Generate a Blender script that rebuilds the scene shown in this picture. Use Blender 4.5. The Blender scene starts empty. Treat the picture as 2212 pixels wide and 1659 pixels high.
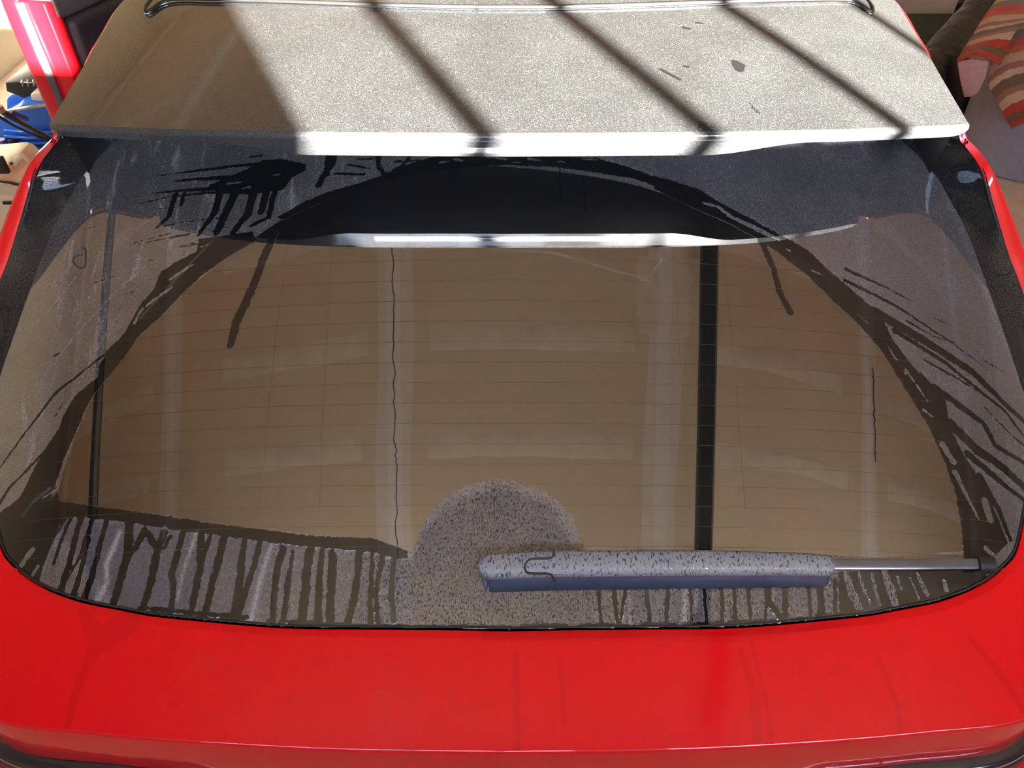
import bpy, bmesh, math, random
import numpy as np
from mathutils import Vector, Matrix

random.seed(4); rng = np.random.default_rng(4)
S = bpy.context.scene
COL = S.collection
R = math.radians

# ------------------------------------------------------------------ camera
PITCH = R(44.0); CAMZ = 1.82; FPX = 1658.0; CX, CY = 1100.0, 829.5
cd = bpy.data.cameras.new('camera'); cam = bpy.data.objects.new('camera', cd); COL.objects.link(cam)
cam.location = (0, 0, CAMZ); cam.rotation_euler = (R(90) - PITCH, 0, 0)
cd.sensor_width = 36.0; cd.lens = 36.0 * FPX / 2212.0; cd.shift_x = (1106.0 - CX) / 2212.0
cd.clip_start = 0.02
S.camera = cam

# ------------------------------------------------------------------ sky, sun, exposure
w = bpy.data.worlds.new('world'); S.world = w; w.use_nodes = True
nt = w.node_tree; bg = nt.nodes['Background']
sky = nt.nodes.new('ShaderNodeTexSky'); sky.sky_type = 'NISHITA'; sky.sun_disc = False
sky.sun_elevation = R(30); sky.sun_rotation = R(155); sky.air_density = 1.0; sky.dust_density = 0.6
nt.links.new(sky.outputs[0], bg.inputs[0]); bg.inputs[1].default_value = .95
SUN_EL, SUN_SL = R(15.0), 0.46          # elevation; sideways drift per metre forward
sl = bpy.data.lights.new('sun', 'SUN'); so = bpy.data.objects.new('sun', sl); COL.objects.link(so)
sl.energy = 45.0; sl.angle = R(0.8); sl.color = (1.0, 0.95, 0.87)
hd = Vector((-SUN_SL, 1.0, 0)).normalized()
sdir = Vector((hd.x * math.cos(SUN_EL), hd.y * math.cos(SUN_EL), -math.sin(SUN_EL)))
so.rotation_euler = sdir.to_track_quat('-Z', 'Y').to_euler(); so.location = (2, -6, 4)
S.view_settings.view_transform = 'Standard'; S.view_settings.look = 'None'
S.view_settings.gamma = 1.0; S.view_settings.use_curve_mapping = False
S.view_settings.exposure = 1.95
S.cycles.max_bounces = 10; S.cycles.diffuse_bounces = 6; S.cycles.glossy_bounces = 4
S.cycles.transparent_max_bounces = 12; S.cycles.sample_clamp_indirect = 8.0

# ------------------------------------------------------------------ pixel rays and car surfaces
CAM = np.array([0, 0, CAMZ])
def ray(px, py):
    a = (np.asarray(px, float) - CX) / FPX; b = -(np.asarray(py, float) - CY) / FPX
    d = np.stack([a, math.cos(PITCH) + b * math.sin(PITCH), -math.sin(PITCH) + b * math.cos(PITCH)], -1)
    return d / np.linalg.norm(d, axis=-1, keepdims=True)
T28 = math.tan(R(28))
def g(x, y):                                       # outer face of the rear glass
    return 1.222 + (y - .912) * T28 - (.14 + .10 * (y - .75)) * x * x - .12 * x ** 4 - .03 * (y - .75) ** 2
def zroof(x, y):                                   # roof skin
    return 1.38 + .0664 * (y - .912) - .05 * (y - .912) ** 2 * .6 - .05 * x * x - .15 * x ** 4
def trace(px, py, f, t0=.3, t1=3.0):
    d = ray(px, py); ts = np.linspace(t0, t1, 500)
    q = CAM + d[..., None, :] * ts[:, None]; v = q[..., 2] - f(q[..., 0], q[..., 1])
    i = np.maximum(np.argmax(v < 0, axis=-1), 1); lo, hi = ts[i - 1], ts[i]
    for _ in range(26):
        m = (lo + hi) / 2; q = CAM + d * m[..., None]; s = q[..., 2] - f(q[..., 0], q[..., 1])
        lo = np.where(s > 0, m, lo); hi = np.where(s > 0, hi, m)
    return CAM + d * ((lo + hi) / 2)[..., None]
def on(pts, f, h=0.0):
    a = np.array(pts, float); return trace(a[:, 0], a[:, 1], (lambda x, y: f(x, y) + h))
def atY(px, py, Y):                                # where a sight line meets the upright plane at depth Y
    d = ray(px, py); return CAM + d * (Y / d[..., 1])
def cr(p, n):                                      # smooth curve through points, n samples by arc length
    p = np.array(p, float); q = np.vstack([2 * p[0] - p[1], p, 2 * p[-1] - p[-2]]); out = []
    for i in range(1, len(q) - 2):
        t = np.linspace(0, 1, 24, endpoint=False)[:, None]; a, b, c, d = q[i - 1], q[i], q[i + 1], q[i + 2]
        out.append(.5 * (2 * b + (c - a) * t + (2 * a - 5 * b + 4 * c - d) * t ** 2 + (3 * b - a - 3 * c + d) * t ** 3))
    out = np.vstack(out + [p[-1:]])
    L = np.r_[0, np.cumsum(np.linalg.norm(np.diff(out, axis=0), axis=1))]; s = np.linspace(0, L[-1], n)
    return np.stack([np.interp(s, L, out[:, k]) for k in range(out.shape[1])], -1)

# ------------------------------------------------------------------ object helpers
def wloc(o):
    v = Vector((0, 0, 0))
    while o is not None: v += o.location; o = o.parent
    return v
def link(name, me, mat, parent=None, loc=None):
    o = bpy.data.objects.new(name, me); COL.objects.link(o)
    if mat is not None and not me.materials: me.materials.append(mat)
    if parent is not None: o.parent = parent
    if loc is not None: o.location = loc
    return o
def thing(name, label, cat, loc=(0, 0, 0), group=None):
    o = bpy.data.objects.new(name, None); COL.objects.link(o); o.location = loc; o.empty_display_size = .1
    o['label'] = label; o['category'] = cat
    if group: o['group'] = group
    return o
def tag(o, label, cat, group=None):
    o['label'] = label; o['category'] = cat
    if group: o['group'] = group
    return o
def structure(o): o['kind'] = 'structure'; return o
def mesh(name, V, Fc, mat, parent=None, smooth=True, sharp=None):      # V in world space
    V = np.asarray(V, float); off = np.array(wloc(parent)) if parent is not None else np.zeros(3)
    me = bpy.data.meshes.new(name); me.from_pydata((V - off).tolist(), [], [list(map(int, f)) for f in Fc]); me.update()
    if smooth:
        me.polygons.foreach_set('use_smooth', np.ones(len(me.polygons), bool))
        if sharp: me.set_sharp_from_angle(angle=R(sharp))
    return link(name, me, mat, parent)
def gridfaces(n, m, wrap=False, flip=False):
    i, j = np.meshgrid(np.arange(n - 1), np.arange(m if wrap else m - 1), indexing='ij'); j2 = (j + 1) % m
    f = np.stack([i * m + j, i * m + j2, (i + 1) * m + j2, (i + 1) * m + j], -1).reshape(-1, 4)
    return f[:, ::-1] if flip else f
def grid(name, Pt, mat, parent=None, wrap=False, flip=False, sharp=None, caps=False):
    n, m, _ = Pt.shape; Fc = gridfaces(n, m, wrap, flip).tolist()
    if caps: Fc += [list(range(m)), [(n - 1) * m + k for k in range(m)][::-1]]
    return mesh(name, Pt.reshape(-1, 3), Fc, mat, parent, True, sharp)
def fastgrid(name, Pt, mat, parent, attrs, flip=False, mask=None):                # dense grid with float attributes
    n, m, _ = Pt.shape; off = np.array(wloc(parent)) if parent is not None else np.zeros(3)
    f = gridfaces(n, m, False, flip); me = bpy.data.meshes.new(name)
    if mask is not None:                                # keep only the cells inside the outline
        f = f[mask.ravel()[f].all(1)]; used = np.unique(f); ren = np.full(n * m, -1); ren[used] = np.arange(len(used)); f = ren[f]
        Pt = Pt.reshape(-1, 3)[used]; attrs = {k: np.asarray(v).ravel()[used] for k, v in attrs.items()}; n, m = len(used), 1
    me.vertices.add(n * m); me.vertices.foreach_set('co', (Pt - off).astype(np.float32).ravel())
    me.loops.add(f.size); me.loops.foreach_set('vertex_index', f.astype(np.int32).ravel())
    me.polygons.add(len(f)); me.polygons.foreach_set('loop_start', np.arange(0, f.size, 4, dtype=np.int32))
    me.update(calc_edges=True); me.polygons.foreach_set('use_smooth', np.ones(len(f), bool))
    for k, v in attrs.items():
        a = me.attributes.new(k, 'FLOAT', 'POINT'); a.data.foreach_set('value', np.ascontiguousarray(v, np.float32).ravel())
    return link(name, me, mat, parent)
def tube(name, pts, r, mat, parent=None, seg=8, caps=True, sq=None):
    p = np.array(pts, float); n = len(p); T = np.gradient(p, axis=0); T /= np.linalg.norm(T, axis=1, keepdims=True)
    up = np.array([0, 0, 1.0]) if abs(T[0][2]) < .9 else np.array([1.0, 0, 0]); rr = np.broadcast_to(r, (n,)); rings = []
    for i in range(n):
        a = np.cross(T[i], up); a /= np.linalg.norm(a); b = np.cross(a, T[i])
        th = np.linspace(0, 2 * math.pi, seg, endpoint=False)[:, None]
        rings.append(p[i] + rr[i] * (np.cos(th) * a + np.sin(th) * b * (sq or 1)))
    return grid(name, np.array(rings), mat, parent, wrap=True, caps=caps, flip=True)
def boxbm(bm, c, s, rot=None, bev=0.0, seg=2):
    M = Matrix.Translation(Vector(c)) @ (rot.to_4x4() if rot is not None else Matrix.Identity(4)) @ Matrix.Diagonal((*s, 1))
    v = bmesh.ops.create_cube(bm, size=1.0, matrix=M)['verts']
    if bev:
        e = {ed for x in v for ed in x.link_edges}
        bmesh.ops.bevel(bm, geom=list(e), offset=bev, segments=seg, affect='EDGES', profile=.5)
def fin(name, bm, mat, parent=None, smooth=30):
    off = wloc(parent) if parent is not None else Vector((0, 0, 0))
    bmesh.ops.translate(bm, verts=bm.verts, vec=-off); me = bpy.data.meshes.new(name); bm.to_mesh(me); bm.free()
    if smooth:
        me.polygons.foreach_set('use_smooth', np.ones(len(me.polygons), bool)); me.set_sharp_from_angle(angle=R(smooth))
    return link(name, me, mat, parent)
def box(name, c, s, mat, parent=None, rot=None, bev=0.0, seg=2):
    bm = bmesh.new(); boxbm(bm, c, s, rot, bev, seg); return fin(name, bm, mat, parent)
def lathe(name, prof, c, mat, parent=None, seg=40, sharp=35):
    th = np.linspace(0, 2 * math.pi, seg, endpoint=False); pr = np.array(prof, float)
    Pt = np.stack([c[0] + pr[:, :1] * np.cos(th), c[1] + pr[:, :1] * np.sin(th), c[2] + np.repeat(pr[:, 1:2], seg, 1)], -1)
    return grid(name, Pt, mat, parent, wrap=True, sharp=sharp)

# ------------------------------------------------------------------ materials
class NT:
    def __init__(s, name):
        s.m = bpy.data.materials.new(name); s.m.use_nodes = True; s.t = s.m.node_tree; s.n = s.t.nodes
        s.b = s.n['Principled BSDF']; s.out = s.n['Material Output']
    def node(s, typ, **kw):
        x = s.n.new(typ)
        for k, v in kw.items(): setattr(x, k, v)
        return x
    def link(s, a, b): s.t.links.new(a, b)
    def set(s, sock, v):
        if isinstance(v, bpy.types.NodeSocket): s.link(v, sock)
        else:
            if isinstance(v, tuple) and len(v) == 3 and len(sock.default_value) == 4: v = (*v, 1)
            sock.default_value = v
    def math(s, op, a, b=None, c=None, clamp=False):
        x = s.node('ShaderNodeMath', operation=op, use_clamp=clamp); s.set(x.inputs[0], a)
        if b is not None: s.set(x.inputs[1], b)
        if c is not None: s.set(x.inputs[2], c)
        return x.outputs[0]
    def attr(s, n): return s.node('ShaderNodeAttribute', attribute_name=n).outputs['Fac']
    def obj(s, scale=(1, 1, 1), rot=(0, 0, 0)):
        tc = s.node('ShaderNodeTexCoord'); mp = s.node('ShaderNodeMapping'); s.link(tc.outputs['Object'], mp.inputs[0])
        mp.inputs['Scale'].default_value = scale; mp.inputs['Rotation'].default_value = rot; return mp.outputs[0]
    def noise(s, vec, scale, detail=3, rough=.55, dist=0):
        x = s.node('ShaderNodeTexNoise'); s.set(x.inputs['Vector'], vec); x.inputs['Scale'].default_value = scale
        x.inputs['Detail'].default_value = detail; x.inputs['Roughness'].default_value = rough; x.inputs['Distortion'].default_value = dist
        return x.outputs['Fac']
    def step(s, v, lo, hi, a=0.0, b=1.0):
        x = s.node('ShaderNodeMapRange', interpolation_type='SMOOTHSTEP'); s.set(x.inputs[0], v)
        s.set(x.inputs[1], lo); s.set(x.inputs[2], hi); s.set(x.inputs[3], a); s.set(x.inputs[4], b); return x.outputs[0]
    def mix(s, f, a, b):
        x = s.node('ShaderNodeMix', data_type='RGBA'); s.set(x.inputs[0], f); s.set(x.inputs[6], a); s.set(x.inputs[7], b); return x.outputs[2]
    def bump(s, h, st=.2, dist=.002):
        x = s.node('ShaderNodeBump'); x.inputs['Strength'].default_value = st; x.inputs['Distance'].default_value = dist
        s.link(h, x.inputs['Height']); return x.outputs[0]
    def p(s, **kw):
        for k, v in kw.items(): s.set(s.b.inputs[k.replace('_', ' ')], v)
        return s
def plain(name, col, rough=.5, metal=0.0, var=.12, sc=30, bump=0.0, spec=.5, coat=0.0):
    k = NT(name); n = k.noise(k.obj(), sc, 4); c = k.mix(k.step(n, .3, .7), tuple(x * (1 - var) for x in col), tuple(min(1, x * (1 + var)) for x in col))
    k.p(Base_Color=c, Roughness=rough, Metallic=metal, Specular_IOR_Level=spec, Coat_Weight=coat)
    if bump: k.p(Normal=k.bump(n, bump, .003))
    return k.m
M = {}
M['black_plastic'] = plain('black_plastic', (.014, .014, .016), .38)
M['rubber'] = plain('rubber', (.012, .012, .012), .6)
M['dark_trim'] = plain('dark_trim', (.035, .03, .042), .5, var=.15, sc=60)
M['chrome'] = plain('chrome', (.75, .76, .8), .12, 1.0, var=.03)
M['grey_seal'] = plain('grey_seal', (.11, .10, .105), .4)
M['cabin'] = plain('cabin', (.01, .01, .011), .8)
M['red_lens'] = plain('red_lens', (.018, .018, .024), .12, coat=1.0)
M['steel'] = plain('steel', (.5, .5, .5), .35, 1.0)
M['rail_black'] = plain('rail_black', (.012, .016, .016), .45)
M['rail_edge'] = plain('rail_edge', (.16, .17, .15), .4)
M['wall'] = plain('wall', (.74, .71, .60), .9, var=.03, sc=6)
M['concrete'] = plain('concrete', (.66, .55, .44), .8, var=.08, sc=9, bump=.05)
M['driveway'] = plain('driveway', (.62, .57, .50), .9, var=.1, sc=3)
M['blue_plastic'] = plain('blue_plastic', (.02, .15, .72), .4, var=.06)
M['navy_plastic'] = plain('navy_plastic', (.02, .03, .28), .4, var=.06)
M['beige_plastic'] = plain('beige_plastic', (.62, .56, .44), .55, var=.05, sc=12)
M['cream_plastic'] = plain('cream_plastic', (.72, .68, .6), .5, var=.05)
M['cabinet'] = plain('cabinet', (.88, .78, .75), .5, var=.03, sc=5)
M['brown_gap'] = plain('brown_gap', (.16, .06, .03), .6, var=.3, sc=20)
M['door_white'] = plain('door_white', (.30, .28, .25), .6, var=.04)
M['mud'] = plain('mud', (.80, .695, .56), .9, var=.04, sc=14)
M['filler'] = plain('filler', (.79, .665, .495), .9, var=.05, sc=10)
M['crack'] = plain('crack', (.10, .07, .045), .9)
M['label_white'] = plain('label_white', (.6, .62, .55), .5)

k = NT('ceiling_drywall'); n = k.noise(k.obj((1, 3, 1)), 2.0, 4); n2 = k.noise(k.obj(), 180, 2)
k.p(Base_Color=k.mix(n, (.70, .55, .36), (.77, .61, .405)), Roughness=.95, Normal=k.bump(n2, .05, .001)); M['drywall'] = k.m

k = NT('red_paint'); wet = k.step(k.attr('wet'), .42, .58); n = k.noise(k.obj(), 260, 3); n3 = k.noise(k.obj((1, 1, 1)), 6, 3)  # mask darkens the red for water runs and a painted wiper shadow
dst = k.math('MULTIPLY', k.step(n, .52, .72), k.step(n3, .35, .7))
c = k.mix(k.math('MULTIPLY', dst, .08), (.63, .005, .008), (.52, .03, .03)); c = k.mix(k.math('MULTIPLY', wet, .38), c, (.42, .003, .006))
k.p(Base_Color=c, Roughness=.42, Coat_Weight=.35, Specular_IOR_Level=.05, Coat_Roughness=k.step(wet, 0, 1, .06, .02), Normal=k.bump(wet, .15, .0006)); M['red'] = k.m
k = NT('red_panel_paint'); k.p(Base_Color=(.60, .005, .012), Roughness=.4, Coat_Weight=1.0, Specular_IOR_Level=.2, Coat_Roughness=.04); M['red_plain'] = k.m

def dusty(name, base, amount, speck, coat_ior=1.5, rough=.03):          # glossy black under a film of dust
    k = NT(name); v = k.obj(); n1 = k.noise(v, 640, 2, .7); n2 = k.noise(v, 300, 3, .6); n3 = k.noise(v, 9, 3)
    d = k.math('MULTIPLY', k.step(n3, .2, .8, .7, 1.0), amount)
    wet = k.step(k.attr('wet'), .40, .60); d = k.math('MULTIPLY', d, k.math('SUBTRACT', 1.0, k.math('MULTIPLY', wet, .85)))
    sp = k.math('MULTIPLY', k.step(n1, .56, .64), speck)
    gr = k.step(n2, .3, .7, .75, 1.15); d = k.math('MULTIPLY', d, gr)
    f = k.math('ADD', d, k.math('MULTIPLY', sp, d), clamp=True)
    dif = k.node('ShaderNodeBsdfDiffuse'); dif.inputs[0].default_value = (.76, .79, .78, 1)
    k.p(Base_Color=base, Roughness=rough, IOR=coat_ior)
    mx = k.node('ShaderNodeMixShader'); k.link(f, mx.inputs[0]); k.link(k.b.outputs[0], mx.inputs[1]); k.link(dif.outputs[0], mx.inputs[2])
    k.link(mx.outputs[0], k.out.inputs[0]); return k.m
M['roof'] = dusty('roof_black_glass', (.008, .008, .009), .036, 3.0, 1.6, .03)
M['trim_gloss'] = dusty('trim_gloss', (.006, .006, .008), .010, 4.0, 1.5, .04)
M['lip'] = dusty('lip_black', (.008, .008, .011), .055, .9, 1.5, .12)

# rear glass: dark privacy tint, film of dust, wiped arc, wet runs
k = NT('rear_glass'); v = k.obj()
rag = k.noise(v, 130, 3, .65)
wet = k.step(k.math('ADD', k.attr('wet'), k.math('MULTIPLY', k.math('SUBTRACT', rag, .5), .55)), .46, .54)
cln = k.step(k.attr('clean'), .46, .54)
n1 = k.noise(v, 700, 2, .7); n2 = k.noise(v, 330, 3, .6); n3 = k.noise(v, 11, 3)
sme = k.noise(k.obj((60, 9, 20), (0, 0, R(38))), 1.0, 4, .65, .6)
bead = k.attr('bead')
spot = k.step(k.noise(k.obj((1, .45, .45)), 600, 2, .5), .52, .62)          # beads swept clear of dust
dust = k.math('MULTIPLY', k.attr('dust'), k.step(n3, .15, .85, .75, 1.2))
dust = k.math('MULTIPLY', dust, k.step(n2, .25, .75, .7, 1.25))
dust = k.math('MULTIPLY', dust, k.math('ADD', 1.0, k.math('MULTIPLY', k.step(n1, .57, .66), 1.8)))
dust = k.math('MULTIPLY', dust, k.math('ADD', 1.0, k.math('MULTIPLY', k.math('MULTIPLY', k.attr('smear'), k.step(sme, .52, .72)), 1.3)))
dust = k.math('MULTIPLY', dust, k.math('SUBTRACT', 1.0, k.math('MULTIPLY', k.math('MULTIPLY', bead, spot), .85)))
keep = k.math('MULTIPLY', k.math('SUBTRACT', 1.0, wet), k.math('SUBTRACT', 1.0, cln))
dust = k.math('MULTIPLY', dust, keep)
haze = k.math('MULTIPLY', k.step(k.math('ADD', k.attr('haze'), k.math('MULTIPLY', k.math('SUBTRACT', n2, .5), .35)), .30, .85), .24)
dust = k.math('ADD', dust, haze, clamp=True)
hgt = k.math('ADD', k.math('MULTIPLY', wet, 1.0), k.math('MULTIPLY', k.math('MULTIPLY', bead, spot), k.math('MULTIPLY', keep, .35)))
k.p(Base_Color=(.006, .006, .007), Roughness=.015, IOR=k.step(k.math('MAXIMUM', wet, k.math('MULTIPLY', k.math('MULTIPLY', bead, spot), keep)), 0, 1, 3.2, 1.70), Normal=k.bump(hgt, .35, .0006))
dif = k.node('ShaderNodeBsdfDiffuse'); k.link(k.mix(k.math('SUBTRACT', k.attr('low'), k.math('MULTIPLY', haze, 3.0), clamp=True), (.34, .335, .35), (.098, .098, .122)), dif.inputs[0])
mx = k.node('ShaderNodeMixShader'); k.link(dust, mx.inputs[0]); k.link(k.b.outputs[0], mx.inputs[1]); k.link(dif.outputs[0], mx.inputs[2])
k.link(mx.outputs[0], k.out.inputs[0]); M['glass'] = k.m

k = NT('wiper_plastic'); n = k.noise(k.obj((1, .5, .5), (0, 0, R(25))), 420, 3, .6); n2 = k.noise(k.obj(), 900, 2)
f = k.math('MULTIPLY', k.step(n, .36, .48), k.step(n2, .2, .6, .7, 1.0))
k.p(Base_Color=k.mix(f, (.03, .03, .033), (.19, .195, .225)), Roughness=k.step(f, 0, 1, .2, .5), Normal=k.bump(f, .2, .0005)); M['wiper'] = k.m
k = NT('window_pane'); tr = k.node('ShaderNodeBsdfTransparent'); gl = k.node('ShaderNodeBsdfGlossy'); gl.inputs['Roughness'].default_value = .0
mx = k.node('ShaderNodeMixShader'); mx.inputs[0].default_value = .05
k.link(tr.outputs[0], mx.inputs[1]); k.link(gl.outputs[0], mx.inputs[2]); k.link(mx.outputs[0], k.out.inputs[0]); M['pane'] = k.m
k = NT('defroster'); k.p(Base_Color=(.12, .06, .02), Roughness=.5); M['defrost'] = k.m

# ------------------------------------------------------------------ dirt maps: signed distances on a surface, metres, negative inside
def sd_line(X, Y, pts, wd):
    out = np.full(X.shape, 1.0); wd = np.broadcast_to(wd, (len(pts),))
    for (a, b, w0, w1) in zip(pts[:-1], pts[1:], wd[:-1], wd[1:]):
        d = b - a; L2 = max(d @ d, 1e-12); t = np.clip(((X - a[0]) * d[0] + (Y - a[1]) * d[1]) / L2, 0, 1)
        out = np.minimum(out, np.hypot(X - a[0] - t * d[0], Y - a[1] - t * d[1]) - (w0 + t * (w1 - w0)))
    return out
def sd_poly(X, Y, p):
    d = np.full(X.shape, 1.0); ins = np.zeros(X.shape, bool); n = len(p)
    for i in range(n):
        a, b = p[i], p[(i + 1) % n]; e = b - a; L2 = max(e @ e, 1e-12)
        t = np.clip(((X - a[0]) * e[0] + (Y - a[1]) * e[1]) / L2, 0, 1)
        d = np.minimum(d, np.hypot(X - a[0] - t * e[0], Y - a[1] - t * e[1]))
        if abs(e[1]) > 1e-12: ins ^= ((a[1] > Y) != (b[1] > Y)) & (X < a[0] + (Y - a[1]) / e[1] * e[0])
    return np.where(ins, -d, d)
def enc(d, s=.004): return np.clip(.5 - d / s * .5, 0, 1)
def wob(pts, amp, step=.006):                       # densify a run and let it wander sideways
    p = np.array(pts, float); L = np.r_[0, np.cumsum(np.linalg.norm(np.diff(p, axis=0), axis=1))]; n = max(3, int(L[-1] / step))
    s = np.linspace(0, L[-1], n); q = np.stack([np.interp(s, L, p[:, 0]), np.interp(s, L, p[:, 1])], -1)
    nz = np.convolve(rng.normal(0, 1, n + 6), np.ones(5) / 5, 'same')[3:-3] * amp; q[:, 0] += nz; return q
PXM = .00058                                        # metres of glass per photograph pixel near the middle

# ------------------------------------------------------------------ garage shell
XL, XR, YB, YF, ZC = -2.95, 4.0, -1.0, 5.75, 2.6
def slab(name, c, s, mat): return structure(box(name, c, s, mat))
slab('floor', ((XL + XR) / 2, (YB + YF) / 2, -.05), (XR - XL + .2, YF - YB + .2, .1), M['concrete'])
slab('driveway', (0.6, -7.06, -.06), (16, 12, .1), M['driveway'])
ceiling = slab('ceiling', ((XL + XR) / 2, (YB + YF) / 2, ZC + .05), (XR - XL + .2, YF - YB + .2, .1), M['drywall'])
slab('wall_left', (XL - .05, (YB + YF) / 2, ZC / 2), (.1, YF - YB + .2, ZC), M['wall'])
slab('wall_right', (XR + .05, (YB + YF) / 2, ZC / 2), (.1, YF - YB + .2, ZC), M['wall'])
slab('wall_front', ((XL + XR) / 2, YF + .05, ZC / 2), (XR - XL, .1, ZC), M['wall'])
DX0, DX1, DTOP = -2.15, 3.45, 2.40
for nm, c_, s_ in (('wall_back', ((XL + DX0) / 2, YB - .05, ZC / 2), (DX0 - XL, .1, ZC)), ('wall_back', ((XR + DX1) / 2, YB - .05, ZC / 2), (XR - DX1, .1, ZC)), ('wall_back', ((DX0 + DX1) / 2, YB - .05, (ZC + DTOP) / 2), (DX1 - DX0, .1, ZC - DTOP))): slab(nm, c_, s_, M['wall'])

M['mud_core'] = plain('mud_core', (.86, .77, .65), .9, var=.04, sc=14)
# joint compound on the ceiling: taped seams every four feet, filler over the screw rows every sixteen inches
def strip(name, pts, wd, z, mat, wig=.06):
    p = cr(pts, 40); T = np.gradient(p, axis=0); T /= np.linalg.norm(T, axis=1, keepdims=True); N = np.stack([-T[:, 1], T[:, 0]], -1)
    r_ = wd / 2 * (1 + wig * np.convolve(rng.normal(0, 1, 46), np.ones(7) / 7, 'valid')[:, None] * 2)
    prof = [(-1, 0), (-.7, -.0016), (.7, -.0016), (1, 0)]
    Pt = np.stack([np.column_stack([p + N * r_ * a, np.full(len(p), z + b)]) for a, b in prof], 1)
    return grid(name, Pt, mat, ceiling)
for x, wd in ((-1.73, .135), (-.49, .15), (.665, .16), (1.90, .13), (-2.80, .10), (3.1, .14)):
    strip('joint_strip', [(x + .01, YB), (x - .012, .1), (x + .012, .6), (x, 1.4), (x - .01, 3.2), (x, YF)], wd, ZC, M['mud'])
    strip('joint_strip', [(x, YB), (x, .4), (x, 1.4), (x, YF)], wd * .45, ZC - .0012, M['mud_core'], .04)
strip('joint_strip', [(.665, .66), (.66, .78), (.668, .92)], .24, ZC - .0006, M['filler'], .08)
for y in (.62, .245, -.16, 1.03, 1.44, 1.85, 2.7, 3.6):
    for a, b in ((-2.7, -1.86), (-1.36, -.62), (-.36, .54), (.86, 1.70), (2.05, 2.9)):
        e = rng.uniform(-.03, .03, 4); strip('screw_filler', [(a + e[0], y + e[1] * .3), ((a + b) / 2, y + e[2] * .5), (b + e[3], y + e[1] * .3)], .085, ZC, M['filler'], .07)
zz = np.linspace(-.9, 2.4, 240); cx_ = -.487 + np.convolve(rng.normal(0, .006, 242), np.ones(3) / 3, 'valid')
tube('crack', np.column_stack([cx_, zz, np.full(240, ZC - .003)]), .0024, M['crack'], ceiling, 4)
zz = np.linspace(.35, .75, 40); tube('crack', np.column_stack([1.945 + rng.normal(0, .004, 40), zz, np.full(40, ZC - .003)]), .005, M['crack'], ceiling, 4)

# sectional door with a row of panes in its top section
gd = thing('garage_door', 'closed white sectional garage door with a row of panes, behind the red car', 'garage door', ((DX0 + DX1) / 2, YB, 0))
YB += .047
SILL, HEAD = 1.890, 2.28; PITCHX = .29
GR = [.604] + [.834 + PITCHX * i for i in range(0, 7)]
GL = [-1.22 + PITCHX * i for i in range(0, 6)]
zs = [0.0, .634, 1.268, SILL]
for a, b in zip(zs[:-1], zs[1:]):
    bm = bmesh.new(); boxbm(bm, ((DX0 + DX1) / 2, YB - .025, (a + b) / 2), (DX1 - DX0 + .12, .045, b - a - .0005), bev=.004)
    n = 8; pw = (DX1 - DX0) / n
    for i in range(n): boxbm(bm, (DX0 + pw * (i + .5), YB - .004, (a + b) / 2), (pw - .12, .014, b - a - .16), bev=.005)
    fin('door_section', bm, M['door_white'], gd)
bm = bmesh.new(); T0, T1 = SILL, DTOP
boxbm(bm, ((DX0 + DX1) / 2, YB - .025, (HEAD + DTOP) / 2 + .03), (DX1 - DX0 + .12, .045, DTOP - HEAD + .06))
for a, b in ((DX0 - .06, GL[0]), (GL[-1], GR[0]), (GR[-1], DX1 + .06)): boxbm(bm, ((a + b) / 2, YB - .025, (SILL + HEAD) / 2), (b - a, .045, HEAD - SILL))
fin('door_section', bm, M['door_white'], gd)
for G in (GL, GR):
    for x in G[1:-1]: box('mullion', (x, YB - .025, (SILL + HEAD) / 2), (.026, .03, HEAD - SILL), M['door_white'], gd)
    for a, b in zip(G[:-1], G[1:]): box('pane', ((a + b) / 2, YB - .03, (SILL + HEAD) / 2), (b - a - .03, .004, HEAD - SILL), M['pane'], gd)
# light portals in the panes help the renderer find the daylight
for G in (GL, GR):
    pl = bpy.data.lights.new('daylight_portal', 'AREA'); pl.shape = 'RECTANGLE'; pl.size = G[-1] - G[0]; pl.size_y = HEAD - SILL
    pl.cycles.is_portal = True
    po = bpy.data.objects.new('daylight_portal', pl); COL.objects.link(po); po.location = ((G[0] + G[-1]) / 2, YB - .06, (SILL + HEAD) / 2)
    po.rotation_euler = (R(90), 0, 0)

def channel(name, label, x, wd, h, z, y0, y1):
    t = thing(name, label, 'rail', (x, (y0 + y1) / 2, z))
    box('web', (x, (y0 + y1) / 2, z + h / 2), (wd * .72, y1 - y0, h), M['rail_black'], t)
    for s in (-1, 1): box('flange', (x + s * wd * .44, (y0 + y1) / 2, z + h * .35), (wd * .12, y1 - y0, h * .7), M['rail_edge'] if s > 0 else M['rail_black'], t, bev=.002)
    for y in np.arange(y0 + .35, y1, 1.45):
        bm = bmesh.new(); boxbm(bm, (x, y, (z + h + ZC) / 2), (.03, .003, ZC - z - h)); fin('hanger', bm, M['steel'], t)
    return t
channel('opener_rail', 'wide black opener rail under the ceiling, mirrored in the rear glass', .80, .072, .05, 2.40, YB + .1, 2.6)
channel('track', 'narrow black door track near the left wall, mirrored in the left of the rear glass', -2.22, .05, .05, 2.40, YB + .1, 2.2)
YB -= .047

# ------------------------------------------------------------------ the car
car = thing('car', 'red hatchback with a dusty black roof, wiped wet rear glass and rear wiper', 'car', (0, 2.35, 0))
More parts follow.
